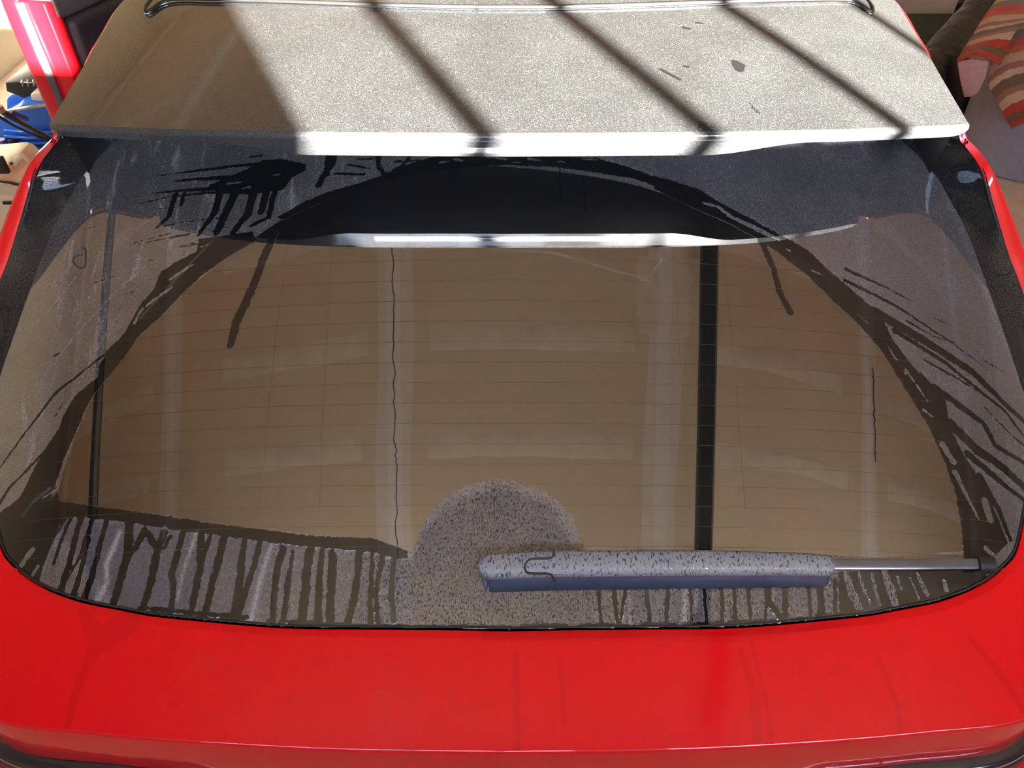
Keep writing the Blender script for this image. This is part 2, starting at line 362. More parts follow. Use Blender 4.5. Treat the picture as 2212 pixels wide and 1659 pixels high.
# glass outline: half widths read from the photograph, carried onto the glass
W = [(850, 305), (923, 379), (962, 446), (992, 501), (1039, 626), (1078, 735), (1108, 825), (1128, 900), (1134, 980), (1115, 1079), (1094, 1180),
     (1068, 1218), (1016, 1258), (933, 1292), (828, 1314), (735, 1329), (511, 1349), (312, 1353), (0, 1357)]
oq = on([(CX + a, b) for a, b in W], g)
right = np.vstack([[(.47, 1.235)], [(.545, 1.18)], oq[:, :2]]); right[-1, 0] = 0
right = cr(right, 240); order = np.argsort(right[:, 1]); ymin = right[:, 1].min()
def xmax(Y): return np.interp(Y, right[order, 1], right[order, 0])
# dense pane
gx_, gy_ = np.linspace(-.752, .752, 980), np.linspace(1.2365, ymin - .003, 640)
GX, GY = np.meshgrid(gx_, gy_); GZ = g(GX, GY)
INSIDE = (np.abs(GX) <= xmax(GY + .0015) + .0015) & (GY > ymin - .0018)
CS = math.cos(R(28)); U, V = GX, GY / CS
def gp(pts):                                         # photograph points -> glass plane
    q = on(pts, g); return np.column_stack([q[:, 0], q[:, 1] / CS])
def crop(pts, x0, y0, s): return [(x0 + a / s, y0 + b / s) for a, b in pts]
ZS = 2.0                                            # strokes were measured on enlarged crops
# --- wiped arc
pivq = on([(1075, 1230)], g)[0]; pv = np.array([pivq[0], pivq[1] / CS])
arc = [(120, 1090), (128, 1050), (160, 950), (215, 830), (270, 755), (330, 690), (400, 628), (500, 553), (600, 480), (700, 430), (800, 392), (900, 372), (1030, 358), (1150, 365), (1300, 385),
       (1400, 408), (1500, 445), (1640, 510), (1740, 590), (1815, 655), (1900, 745), (1960, 840), (2040, 985), (2070, 1080), (2090, 1190)]
base = [(1900, 1205), (1300, 1195), (1265, 1190)]
innr = [(1240, 1120), (1190, 1070), (1130, 1043), (1075, 1036), (1010, 1048), (950, 1085), (915, 1130), (893, 1190)]
lowl = [(880, 1188), (800, 1163), (675, 1155), (457, 1131), (357, 1113), (200, 1096)]
clean_p = np.vstack([cr(gp(arc), 120), gp(base), cr(gp(innr), 40), gp(lowl)])
sd_clean = sd_poly(U, V, clean_p)
# --- wet areas
wet = np.full(U.shape, 1.0)
def add_poly(pts, neg=False):
    global wet
    d = sd_poly(U, V, gp(pts)); wet = np.maximum(wet, -d) if neg else np.minimum(wet, d)
def add_line(pts, wd, amp=0.0, neg=False):
    global wet
    p = gp(pts); q = wob(p, amp) if amp else p; ww = np.interp(np.linspace(0, 1, len(q)), np.linspace(0, 1, len(np.atleast_1d(wd))), np.atleast_1d(wd)) * PXM / 2 / ZS
    pad = ww.max() + .02; m0, m1 = q.min(0) - pad, q.max(0) + pad
    rr_ = np.where((V[:, 0] >= m0[1]) & (V[:, 0] <= m1[1]))[0]
    if not len(rr_): return
    a, b = rr_[0], rr_[-1] + 1; d = sd_line(U[a:b], V[a:b], q, ww)
    wet[a:b] = np.maximum(wet[a:b], -d) if neg else np.minimum(wet[a:b], d)
L5 = lambda p: crop(p, 0, 500, 2.074); R5 = lambda p: crop(p, 1412, 250, 2.5525); R6 = lambda p: crop(p, 1812, 500, 2.075)
L3 = lambda p: crop(p, 0, 250, 2.5525); C4 = lambda p: crop(p, 700, 250, 2.5525)
L6 = lambda p: crop(p, 0, 1000, 2.5175); C7 = lambda p: crop(p, 700, 1000, 2.5175); R8 = lambda p: crop(p, 1412, 1000, 2.5175)
# left band beside the arc
add_poly(L5([(1130, 0), (1000, 20), (890, 35), (880, 90), (800, 130), (720, 180), (690, 260), (630, 320), (560, 450), (490, 530), (440, 600), (440, 650), (330, 740), (280, 830), (270, 870), (190, 990), (100, 1170), (20, 1290), (-60, 1420),
             (60, 1520), (150, 1500), (250, 1350), (300, 1265), (330, 1270), (350, 1235), (262, 1205), (250, 1130), (290, 1010), (340, 900), (400, 760), (470, 670), (560, 560), (620, 470), (720, 380), (820, 275), (900, 200), (1037, 105), (1150, 40)]))
for a, wd in (([(760, 215), (860, 150)], 14), ([(660, 330), (770, 250)], 14), ([(600, 410), (640, 345)], 14), ([(420, 625), (330, 700), (240, 790)], 26), ([(320, 745), (270, 810)], 22),
              ([(900, 70), (930, 60)], 10), ([(120, 1270), (200, 1190), (250, 1160)], 8), ([(130, 1290), (190, 1230)], 7)): add_line(L5(a), wd, .0015, True)
for a, wd in (([(450, 565), (330, 660), (250, 720), (190, 800), (90, 930), (0, 1060)], [14, 16, 20, 16, 14, 14]), ([(200, 985), (110, 1080), (40, 1150), (0, 1215)], 16),
              ([(550, 470), (460, 560)], 14), ([(600, 52), (760, 10)], 5), ([(390, 243), (512, 200)], [3, 8]), ([(550, 280), (622, 265)], 4), ([(238, 560), (266, 545)], 10), ([(800, 70), (870, 50)], 4),
              ([(510, 408), (530, 396)], 4), ([(670, 130), (690, 124)], 5), ([(290, 718), (302, 712)], 5), ([(245, 830), (280, 770)], 8)): add_line(L5(a), wd, .001)
ZS = 1.45
# right band and the runs thrown outwards
add_poly(R5([(0, 330), (240, 400), (400, 500), (560, 580), (700, 660), (850, 740), (960, 850), (1060, 930), (1150, 1010), (1260, 1110), (1320, 1240), (1400, 1340), (1480, 1440)]) +
         R6([(350, 610), (480, 760), (500, 880), (560, 1000), (660, 1150), (720, 1300), (760, 1400), (690, 1460), (560, 1470), (550, 1320), (525, 1180), (475, 1030), (395, 860), (295, 700), (195, 540), (95, 420), (-5, 330)]) +
         R5([(860, 890), (700, 765), (600, 695), (420, 595), (200, 500), (0, 400)]))
for a, wd in (([(30, 170), (200, 245), (350, 325)], [14, 8, 3]), ([(30, 220), (250, 330), (480, 480), (660, 612)], [16, 12, 9, 5]), ([(160, 360), (400, 500), (600, 630), (740, 770), (850, 870)], [40, 38, 34, 28, 20]),
              ([(250, 445), (480, 590), (640, 720), (740, 800), (840, 935)], [22, 20, 16, 14, 10]), ([(390, 580), (600, 700), (700, 770)], [12, 9, 4]), ([(620, 560), (740, 630)], 5), ([(430, 700), (650, 860), (700, 960), (840, 1045)], [30, 28, 22, 16]),
              ([(500, 860), (620, 980), (740, 1060), (830, 1145)], [42, 40, 34, 30]), ([(580, 1000), (760, 1150), (840, 1215)], [30, 24, 16]), ([(630, 1100), (720, 1250), (770, 1380)], [30, 22, 16]), ([(640, 770), (760, 900), (830, 960)], 8),
              ([(300, 400), (420, 470), (560, 510)], [10, 7, 3]), ([(430, 390), (480, 410)], 7), ([(700, 330), (540, 440)], 0)): add_line(R6(a), wd, .0012)
for a, wd in (([(210, 500), (300, 640)], 5), ([(300, 620), (400, 760)], 7), ([(380, 800), (420, 830)], 8), ([(465, 955), (510, 1030)], 22), ([(520, 1080), (570, 1180), (630, 1290)], [18, 12, 8]), ([(655, 1210), (680, 1290)], 26), ([(660, 1420), (690, 1450)], 14),
              ([(80, 370), (130, 410)], 5)): add_line(R6(a), wd, .001, True)
for a, wd in (([(270, 480), (350, 500), (430, 560), (560, 620), (700, 690)], [8, 14, 16, 20, 8]), ([(730, 735), (750, 745)], 8), ([(870, 850), (930, 880)], 5)): add_line(R5(a), wd, .001, True)
ZS = 1.8
# upper left splash
add_poly(L3([(1350, 300), (1450, 245), (1560, 238), (1690, 268), (1685, 300), (1610, 340), (1560, 410), (1400, 432), (1200, 430), (1150, 385), (1250, 340)]))
for a, wd in (([(760, 352), (1100, 302), (1450, 262)], [3, 14, 18]), ([(960, 360), (1300, 340), (1500, 300)], [8, 25, 25]), ([(835, 428), (1200, 402), (1520, 350)], [6, 22, 24]), ([(715, 500), (900, 455), (1200, 422)], [3, 10, 12]),
              ([(970, 435), (930, 560), (870, 612)], [30, 28, 20]), ([(1015, 430), (1000, 490)], 20), ([(1215, 420), (1180, 540), (1100, 655)], [35, 35, 20]), ([(1290, 430), (1240, 550), (1200, 640)], 40), ([(1395, 430), (1370, 540), (1285, 645)], [40, 40, 26]),
              ([(1470, 430), (1440, 530)], 34), ([(1515, 420), (1480, 560), (1380, 610)], [28, 26, 18]), ([(1840, 205), (1830, 265), (1790, 320), (1755, 385)], [36, 30, 30, 26]), ([(870, 515), (990, 505)], 6), ([(1090, 580), (1220, 565)], 5), ([(900, 610), (1130, 570)], 5), ([(1370, 228), (1440, 222)], 10), ([(760, 710), (1040, 655)], [3, 10]), ([(970, 728), (1200, 690)], [3, 8]), ([(460, 630), (560, 605)], 6)): add_line(L3(a), wd, .0012)
for a in ([(1220, 320), (1320, 305)], [(1250, 375), (1330, 365)], [(1500, 330), (1540, 322)], [(1340, 400), (1380, 392)]): add_line(L3(a), 10, .001, True)
add_poly(C4([(600, 228), (800, 222), (1100, 224), (1500, 232), (1700, 290), (1900, 370), (2042, 430), (2042, 465), (1700, 345), (1450, 305), (1290, 285), (1000, 272), (800, 282), (600, 305), (300, 362), (0, 475), (-120, 520), (-220, 575), (-260, 560), (-100, 470), (20, 420), (200, 370), (300, 335), (450, 270)]))
for a, wd in (([(30, 210), (15, 320)], 30), ([(300, 215), (300, 280), (330, 320)], 24), ([(125, 268), (250, 292)], 9), ([(190, 240), (290, 236)], 8), ([(390, 255), (520, 246)], 10), ([(60, 320), (220, 325)], 14), ([(480, 215), (440, 270), (380, 300)], 14), ([(620, 240), (600, 280)], 14)): add_line(C4(a), wd, .001)
for a, wd in (([(720, 240), (760, 247)], 12), ([(900, 228), (1010, 240)], 8), ([(1130, 238), (1190, 246)], 10), ([(1420, 240), (1510, 244)], 7), ([(1040, 256), (1080, 258)], 6), ([(640, 258), (690, 250)], 7), ([(1270, 252), (1330, 256)], 7)): add_line(C4(a), wd, .001, True)
# runs inside the wiped part
add_line(L3([(1520, 640), (1450, 800), (1400, 930), (1310, 1130), (1270, 1265)]), [34, 36, 38, 40, 32], .0012)
add_line(R5([(590, 680), (660, 850), (700, 980), (750, 1085)]), [30, 28, 28, 32], .0012)
add_line(C4([(1300, 300), (1303, 490)]), [8, 10]); add_line(C4([(1430, 320), (1442, 535)]), [8, 10])
wet_in = enc(wet, .006)                                   # runs that lie on the wiped part
ZS = 2.75
# lower left: wet edge left by the blade, and the drips under it
add_poly(L6([(300, 205), (560, 243), (900, 288), (1150, 330), (1700, 398), (2030, 410)]) + C7([(460, 480), (455, 520), (390, 520), (300, 495), (190, 480), (40, 470)]) + L6([(1650, 455), (1400, 425), (1000, 370), (700, 325), (380, 290)]))
add_poly(L6([(-40, 300), (120, 180), (300, 205), (380, 290), (340, 340), (260, 500), (240, 560), (210, 650), (160, 640), (60, 560), (0, 470)]))
add_line(L6([(110, 570), (180, 470)]), 34, .002, True); add_line(L6([(170, 610), (200, 560)]), 22, .002, True)
for a, wd in (([(390, 290), (330, 420), (290, 550)], [34, 26, 20]), ([(440, 290), (400, 450), (330, 690)], [46, 40, 52]), ([(500, 310), (440, 500), (370, 620), (360, 650)], [30, 34, 22, 12]), ([(505, 310), (455, 520), (400, 725)], [20, 32, 44]), ([(580, 320), (530, 500), (455, 745)], [38, 40, 50]), ([(700, 330), (690, 520), (620, 760)], [60, 60, 48]),
              ([(780, 370), (740, 450), (690, 520)], [50, 40, 36]), ([(800, 380), (850, 460)], 40), ([(890, 380), (860, 470), (830, 600), (775, 795)], [50, 56, 50, 46]), ([(930, 400), (900, 460)], 30), ([(1000, 370), (970, 480), (935, 600), (940, 700), (930, 815)], [40, 44, 44, 36, 40]),
              ([(1095, 385), (1085, 520)], 44), ([(1150, 390), (1090, 560), (1040, 820)], [24, 46, 42]), ([(1220, 400), (1170, 600), (1115, 830)], [50, 44, 44]), ([(1325, 430), (1310, 560), (1280, 845)], [34, 52, 58]), ([(1415, 430), (1390, 540), (1300, 830)], [36, 38, 34]),
              ([(1540, 470), (1500, 600), (1485, 860)], [50, 40, 36]), ([(1590, 480), (1570, 600), (1540, 865)], [20, 36, 32]), ([(1690, 460), (1660, 620), (1640, 875)], [52, 54, 54]), ([(1755, 480), (1740, 640), (1735, 880)], [34, 44, 44]), ([(1815, 500), (1810, 640), (1795, 880)], [34, 44, 44]), ([(1945, 490), (1935, 660), (1885, 880)], [34, 36, 40])): add_line(L6(a), wd, .0014)
for a, wd in (([(40, 480), (30, 880)], [34, 44]), ([(195, 490), (165, 750), (128, 880)], [34, 36, 36]), ([(262, 500), (250, 880)], [24, 34]), ([(315, 500), (285, 700), (290, 870)], [32, 30, 30]), ([(382, 520), (368, 700), (378, 860)], [22, 34, 32]),
              ([(1490, 670), (1510, 880)], [26, 22]), ([(1570, 670), (1600, 880)], [34, 22]), ([(1645, 670), (1610, 880)], [24, 18]), ([(1750, 660), (1770, 880)], [30, 20]), ([(1868, 660), (1866, 880)], [26, 22])): add_line(C7(a), wd, .001)
for a, wd in (([(75, 660), (70, 880)], 22), ([(200, 660), (205, 880)], 18), ([(270, 660), (288, 880)], 22), ([(370, 650), (372, 880)], 26), ([(440, 650), (447, 880)], 26), ([(510, 650), (530, 860)], 22), ([(612, 640), (620, 750), (690, 840)], [40, 44, 40]), ([(612, 740), (605, 850)], 16),
              ([(712, 650), (716, 840)], 36), ([(840, 640), (852, 840)], 24), ([(905, 640), (915, 830)], [44, 40]), ([(985, 640), (990, 810)], 24)): add_line(R8(a), wd, .001)
add_poly(R8([(1005, 600), (1500, 560), (1760, 560), (1880, 560), (1760, 650), (1600, 720), (1300, 790), (1150, 815), (1010, 835)]))
for a, wd in (([(1045, 600), (1070, 690), (1125, 800)], [34, 50, 46]), ([(1115, 600), (1145, 690), (1180, 770)], [24, 22, 10]), ([(1190, 610), (1228, 770)], [22, 18]), ([(1260, 595), (1290, 690), (1320, 785)], [40, 55, 50]), ([(1325, 620), (1350, 690)], 12), ([(1395, 630), (1440, 735)], [8, 18]), ([(1430, 600), (1465, 670), (1495, 725)], [14, 34, 24]), ([(1580, 645), (1600, 710)], 28)): add_line(R8(a), wd, .001, True)
ZS = 1.0
# water lying along the bottom edge of the pane
for x in np.arange(300, 2050, 9.0):
    if rng.random() < .55:
        yb = np.interp(x, [300, 596, 800, 1106, 1412, 1611, 1809, 1928, 2048], [1316, 1345, 1357, 1357, 1352, 1348, 1333, 1313, 1285]) - 3
        add_line([(x, yb), (x + rng.uniform(8, 26), yb + .5)], rng.uniform(6, 12))
# --- dust density
def near(d, r): return np.clip(1 - d / r, 0, 1)
pxg = lambda pts: gp(pts)
dust = np.full(U.shape, .13)
upl = sd_poly(U, V, pxg([(-40, 900), (150, 480), (250, 300), (900, 260), (900, 370), (600, 470), (330, 690), (120, 1090)]))
upr = sd_poly(U, V, pxg([(1100, 280), (2000, 280), (2240, 880), (2240, 1200), (2090, 1190), (1960, 840), (1640, 505), (1400, 400)]))
lo = sd_poly(U, V, pxg([(60, 1100), (880, 1190), (890, 1150), (950, 1085), (1075, 1030), (1200, 1080), (1270, 1190), (1900, 1205), (2150, 1250), (1800, 1400), (300, 1400)]))
sm = lambda d, s=.02: np.clip(.5 - d / s, 0, 1)
dust = dust + sm(upl) * .0 + sm(upr) * .19 + sm(lo) * .40
bead = sm(lo, .03) * np.clip((GX + .30) / .15, 0, 1) + sm(upr) * np.clip((.80 - GY) / .1, 0, 1) * .5
smear = sm(upl, .06)
hz = np.full(U.shape, 1.0)
for a, wd in (([(1050, 536), (1200, 547), (1330, 585), (1422, 613)], [1.5, 3, 3.5, 2.5]), ([(1388, 618), (1440, 548)], 1.6), (L6([(650, 380), (575, 560), (585, 650), (530, 745)]), [12, 16, 12, 16]), (L6([(1070, 375), (1005, 560), (962, 750)]), [10, 8, 5]),
              (L6([(1480, 440), (1420, 620), (1365, 850)]), [10, 12, 16]), (L6([(893, 345), (890, 410)]), 7), (L6([(330, 330), (240, 560), (220, 640)]), [5, 4, 3]), (R8([(172, 690), (165, 870)]), [12, 14]), (R8([(235, 690), (225, 800)]), 8), (C7([(1660, 730), (1665, 870)]), 6),
              (L6([(270, 140), (180, 210), (120, 290)]), [9, 5, 3]), (L6([(310, 110), (290, 180)]), 7), ([(20, 730), (90, 690), (170, 590)], [2, 5, 3]), ([(60, 860), (150, 740), (240, 640), (330, 560)], [2, 4, 5, 2]), ([(130, 900), (230, 720), (300, 620)], [2, 4, 2]), ([(300, 690), (420, 560), (480, 500)], [2, 4, 2])):
    q = gp(a); hz = np.minimum(hz, sd_line(U, V, wob(q, .0004), np.interp(np.linspace(0, 1, len(wob(q, 0))), np.linspace(0, 1, len(np.atleast_1d(wd))), np.atleast_1d(wd)) * PXM / 2))
cl = enc(sd_clean)
glass = fastgrid('rear_window', np.stack([GX, GY, GZ], -1), M['glass'], car,
                 {'wet': np.maximum(wet_in * (cl > .5), enc(wet, .006)), 'clean': cl, 'dust': dust, 'bead': np.clip(bead, 0, 1), 'smear': smear, 'haze': enc(hz, .008), 'low': np.maximum(sm(lo, .03), .85 * sm(upr, .05))}, flip=True, mask=INSIDE)
# --- fine wires of the heated pane
for i, py in enumerate(np.linspace(560, 1180, 15)):
    xm = .52 + .01 * i; yy = on([(1100, py)], g)[0, 1]; x = np.linspace(-xm, xm, 60); y = yy + .045 * x * x
    Pt = np.stack([np.stack([x, y + s, g(x, y + s) + .0003], -1) for s in (-.00013, .00013)], 0)
    grid('defroster_wire', Pt, M['defrost'], glass, flip=True)
for px0, px1 in ((718, 690), (620, 560), (1450, 1490), (1560, 1610)):
    q = on([(px0, 525), ((px0 + px1) / 2, 780), (px1, 1100)], g, .0003); p = cr(q, 30)
    grid('defroster_wire', np.stack([p - [.00013, 0, 0], p + [.00013, 0, 0]], 0), M['defrost'], glass, flip=False)
q = on(crop([(450, 730), (472, 735), (468, 830), (430, 833), (402, 800), (415, 775), (455, 765)], 0, 250, 2.5525), g, .0004)
tube('tint_mark', cr(q, 24), .0012, M['rubber'], glass, 4, sq=.2)
# --- black bead round the pane
ol = np.vstack([right, (right[::-1] * [-1, 1])[1:]]); n_ol = len(ol)
bead_p = np.column_stack([ol, g(ol[:, 0], ol[:, 1]) + .0005])
tube('window_seal', bead_p[::3], .0014, M['rubber'], car, 6)

# --- roof skin with rounded rear lip
half = cr([(w_ - CX, y_) for w_, y_ in [(CX, 287), (1500, 284.5), (1800, 279), (2000, 272), (2070, 269), (2092, 266), (2085, 255), (2005, 118), (1941, 9)]], 200)
hq = on(half + [CX, 0], zroof)[:, :2]
lipq = hq[hq[:, 1] < hq[np.argmax(hq[:, 0] * (hq[:, 1] < 1.1)), 1] + .001]
ic = int(np.argmax(half[:, 0])); lipc, sidec = hq[:ic + 1], hq[ic:]
YR1 = 2.15
sidec = np.vstack([sidec, [[.705, 1.55], [.712, 1.75], [.70, 2.0], [.69, YR1]]])
def lipY(x): return np.interp(np.abs(x), lipc[:, 0], lipc[:, 1])
def sideX(Y): return np.interp(Y, sidec[:, 1], sidec[:, 0])
SEAM = 1.395                                        # rear edge of the front roof panel
nu, nv = 700, 360
uu = np.linspace(-1, 1, nu); vv = np.linspace(0, 1, nv)
Xl = uu * lipc[-1, 0]; Yl = lipY(Xl)
YY = Yl[None, :] + (1.62 - Yl[None, :]) * vv[:, None]
XX = uu[None, :] * np.where(YY < lipc[-1, 1], lipc[-1, 0], sideX(YY)); ZZ = zroof(XX, YY)
C2 = lambda p: crop(p, 1100, 0, 1.989); rw = np.full(XX.shape, 1.0)
for a, wd in (([(750, 118), (772, 124)], 12), ([(805, 98), (830, 100)], 9), ([(650, 298), (730, 340)], 10), ([(752, 285), (770, 287)], 9), ([(968, 264), (985, 280), (988, 300)], [16, 30, 20]),
              ([(890, 181), (960, 195), (993, 225)], 2.2), ([(1030, 440), (1080, 490)], 3), ([(1040, 460), (1070, 490)], 3), ([(855, 100), (862, 125)], 2)):
    q = on(C2(a), zroof)[:, :2]; rw = np.minimum(rw, sd_line(XX, YY, q, np.broadcast_to(np.atleast_1d(wd), (len(q),)) * .00033 if np.size(wd) in (1, len(q)) else .003))
roof = fastgrid('roof_panel', np.stack([XX, YY, ZZ], -1), M['roof'], car, {'wet': enc(rw, .0025)})
# front roof panel, a few millimetres proud, with a rubber seal and rounded corners
cxs = [(330, -40), (331, -5), (334, 8), (345, 14), (420, 15), (CX, 15), (1790, 13), (1860, 11), (1872, 6), (1876, -5), (1878, -40)]
q = on(cxs, zroof); qs = q[:, :2]; sx = .5 * (np.abs(qs[2, 0]) + np.abs(qs[-3, 0]))
SY = float(q[5, 1]) - .010; Y1 = float(.5 * (q[3, 1] + q[-4, 1])) + .002; sy = lambda x: SY + (Y1 - SY) * (x / .58) ** 2
rc = [(sx + .006, SY + .18), (sx + .005, SY + .13), (sx - .001, SY + .105), (sx - .012, SY + .092), (sx - .035, sy(sx - .035) - .001)] + [(x, sy(x)) for x in (.5, .42, .34, .26, .18, .10, .05)]
pr = cr(rc[::-1], 90); rim = np.vstack([pr[::-1] * [-1, 1], pr[0:]])
xs = rim[:, 0]; pan = []
for t in np.linspace(0, 1, 40):
    Yt = rim[:, 1] + (YR1 - rim[:, 1]) * t; Xt = rim[:, 0] * (1 - t) + np.sign(rim[:, 0]) * np.abs(rim[:, 0]) * t; pan.append(np.column_stack([Xt, Yt, zroof(Xt, Yt) + .004]))
pan = np.array(pan); nxi = np.linspace(0, 1, 80)
# fill across between the two sides
fr = []
for k in range(40):
    row = pan[k]; x = np.linspace(-1, 1, 121); xm_ = np.abs(row[:, 0]).max()
    fr.append(row)
mid = []
xg = np.concatenate([-pr[::-1, 0], np.linspace(-pr[0, 0], pr[0, 0], 60)[1:-1], pr[:, 0]])
yg0 = np.concatenate([pr[::-1, 1], np.full(58, sy(.0)), pr[:, 1]])
for t in np.linspace(0, 1, 40) ** 1.3:
    Yt = yg0 + (YR1 - yg0) * t; mid.append(np.column_stack([xg, Yt, zroof(xg, Yt) + .004]))
flat = np.array(mid)
rp = fastgrid('front_roof_panel', flat, M['roof'], car, {'wet': np.zeros(flat.shape[:2])})
edge = np.column_stack([xg, yg0 - .0005, zroof(xg, yg0) + .0035])
tube('panel_seal', edge, .0035, M['rubber'], car, 6)
tube('panel_bright_edge', edge + [0, -.005, -.002], .0011, M['chrome'], car, 5)
# roof ahead of the visible part, beside the panel
for s in (-1, 1):
    yq = np.linspace(1.60, YR1, 16); Pt = np.stack([np.column_stack([s * (sx - .02 + (sideX(yq) - sx + .02) * a), yq, zroof(sx - .02 + (sideX(yq) - sx + .02) * a, yq)]) for a in np.linspace(0, 1, 6)], 1)
    o = fastgrid('roof_side', Pt, M['roof'], car, {'wet': np.zeros(Pt.shape[:2])}, flip=(s < 0))

# --- spoiler: the rear face under the lip, deeper in the middle, and its dark underside
xs = np.linspace(-lipc[-1, 0], lipc[-1, 0], 241); ax = np.abs(xs)
dep = .0125 + .0215 * (1 - np.clip((ax - .26) / .13, 0, 1) ** 2 * (3 - 2 * np.clip((ax - .26) / .13, 0, 1)))
dep *= np.clip((lipc[-1, 0] - ax) / .02, .25, 1) ** .5
y0 = lipY(xs); z0 = zroof(xs, y0); sec = []
for dy, dz in ((0, 0), (-.0035, -.0008), (-.0055, -.0030), (-.0058, -.006)): sec.append(np.column_stack([xs, y0 + dy, z0 + dz]))
for t in np.linspace(.15, 1, 8): sec.append(np.column_stack([xs, y0 - .0058 + t * dep * .62, z0 - .006 - t * dep]))
Pt = np.array(sec)[::-1]
lip = fastgrid('spoiler_lip', Pt, M['lip'], car, {'wet': np.zeros(Pt.shape[:2])})
yb, zb = Pt[0, :, 1], Pt[0, :, 2]; und = []
for t in np.linspace(0, 1, 12):
    Yt = yb + t * (1.24 - yb); zt = zb - .004 * min(1, t * 8) + 0 * t; und.append(np.column_stack([xs, Yt, np.maximum(zt + .02 * t, g(xs, Yt) - .02)]))
grid('spoiler_underside', np.array(und), M['black_plastic'], car, flip=False)
xl = np.linspace(-.225, .225, 60); bl = []                            # stop lamp let into the rear face
for t in (.48, .52, .80, .84):
    d_ = np.interp(xl, xs, dep); off = .0012 if .5 < t < .82 else -.0008
    yy = lipY(xl) - .0058 + t * d_ * .62 - off; bl.append(np.column_stack([xl, yy, zroof(xl, lipY(xl)) - .006 - t * d_]))
grid('stop_lamp', np.array(bl)[::-1], plain('lamp_lens', (.30, .30, .31), .2, coat=1.0, var=.05), lip)

# --- black gloss fairings beside the pane, rising to the spoiler corners
rpx = np.array([(980, 296, .128), (1009, 330, .094), (1029, 376, .072), (1041, 421, .059), (1061, 490, .046), (1083, 560, .035), (1104, 615, .027), (1140, 720, .015), (1160, 800, .007), (1166, 880, .002)], float)
ridge = np.array([trace(np.array([CX + a]), np.array([b_]), (lambda x, y, h=h: g(x, y) + h))[0] for a, b_, h in rpx])
xt = lambda x, y, d: [x, y, float(zroof(np.array(x), np.array(y))) - d]
r70 = cr(ridge, 70); rg = np.vstack([cr(np.vstack([[xt(.55, 1.235, .075)], [xt(.60, 1.12, .06)], r70[:1]]), 14)[:-1], r70])
ye_all = np.r_[np.full(13, 1.232), np.minimum(1.232, r70[:, 1] + .012 + np.interp(np.linspace(0, 1, 70), [0, .12, .28, .45, 1], [.21, .13, .06, .0, 0]))]
for s in (-1, 1):
    rows = []
    for i, r_ in enumerate(rg):
        ye = ye_all[i]; xe = xmax(ye) - .003; ze = g(xe, ye) + .001; hgt_ = r_[2] - ze
        e = np.array([xe, ye, ze]); row = []
        for a, b in ((0, 0), (.10, .02), (.25, .10), (.42, .30), (.58, .58), (.72, .80), (.85, .94), (.95, .99), (1.0, .995)):
            pnt = e + (r_ - e) * a; pnt[2] = ze + hgt_ * b; row.append(pnt)
        row.append(r_ + np.array([.0012, 0, -.006]))
        rows.append(row)
    Pt = np.array(rows) * [s, 1, 1]
    fastgrid('pillar_trim', Pt, M['trim_gloss'], car, {'wet': np.zeros(Pt.shape[:2])}, flip=(s > 0))
# --- closing walls between the pane and the roof under the spoiler ends
for s in (-1, 1):
    yq = np.linspace(1.02, 1.236, 16); x1, x2 = sideX(yq) - .022, sideX(yq) - .010; lo_ = np.column_stack([x1, yq, zroof(x1, yq) - .085]); hi_ = np.column_stack([x2, yq, zroof(x2, yq) - .004])
    grid('spoiler_side', np.stack([lo_ * (1 - t) + hi_ * t for t in np.linspace(0, 1, 6)], 1) * [s, 1, 1], M['black_plastic'], car, flip=(s > 0))
# --- red side rails along roof and fairing
fw = np.array([[sideX(y), y, 0] for y in (1.09, 1.2, 1.35, 1.5, 1.7, 1.95, YR1)]); fw[:, 2] = zroof(fw[:, 0], fw[:, 1]) - .006
low_n = 60; pa = cr(r70[::-1], low_n); pb = cr(np.vstack([pa[-1:], fw]), 60); path = np.vstack([pa, pb[1:]])
wds = np.r_[np.interp(np.linspace(0, 1, low_n), [0, .35, .65, .8, .9, 1], [.036, .034, .026, .016, .010, .007]), np.interp(pb[1:, 1], [1.03, 1.12, 1.2, 1.3, 1.4, 2.1], [.006, .006, .009, .014, .013, .02])]
railcol = []
for s in (-1, 1):
    rows = []
    for i, p in enumerate(path):
        wdt = wds[i]
        rows.append([p + np.array(o) for o in ((-.001, 0, -.006), (.0012, 0, -.002), (wdt * .35, 0, -.0008), (wdt * .7, 0, -.0015), (wdt, 0, -.005), (wdt * 1.2, 0, -.014 * min(1, wdt / .02)), (wdt * 1.35, 0, -.04 * min(1, wdt / .02)))])
    A = np.array(rows); railcol.append(A[:, -1].copy()); A = A * [s, 1, 1]
    grid('side_rail', A, M['red_plain'], car, flip=(s > 0))
    tube('rail_trim', A[:, 0] + [-.001 * s, 0, .003], .0013, M['rubber'], car, 5)
RO = railcol[1]; RO = RO[np.argsort(RO[:, 1], kind='stable')]                                     # lower outer edge of the right rail

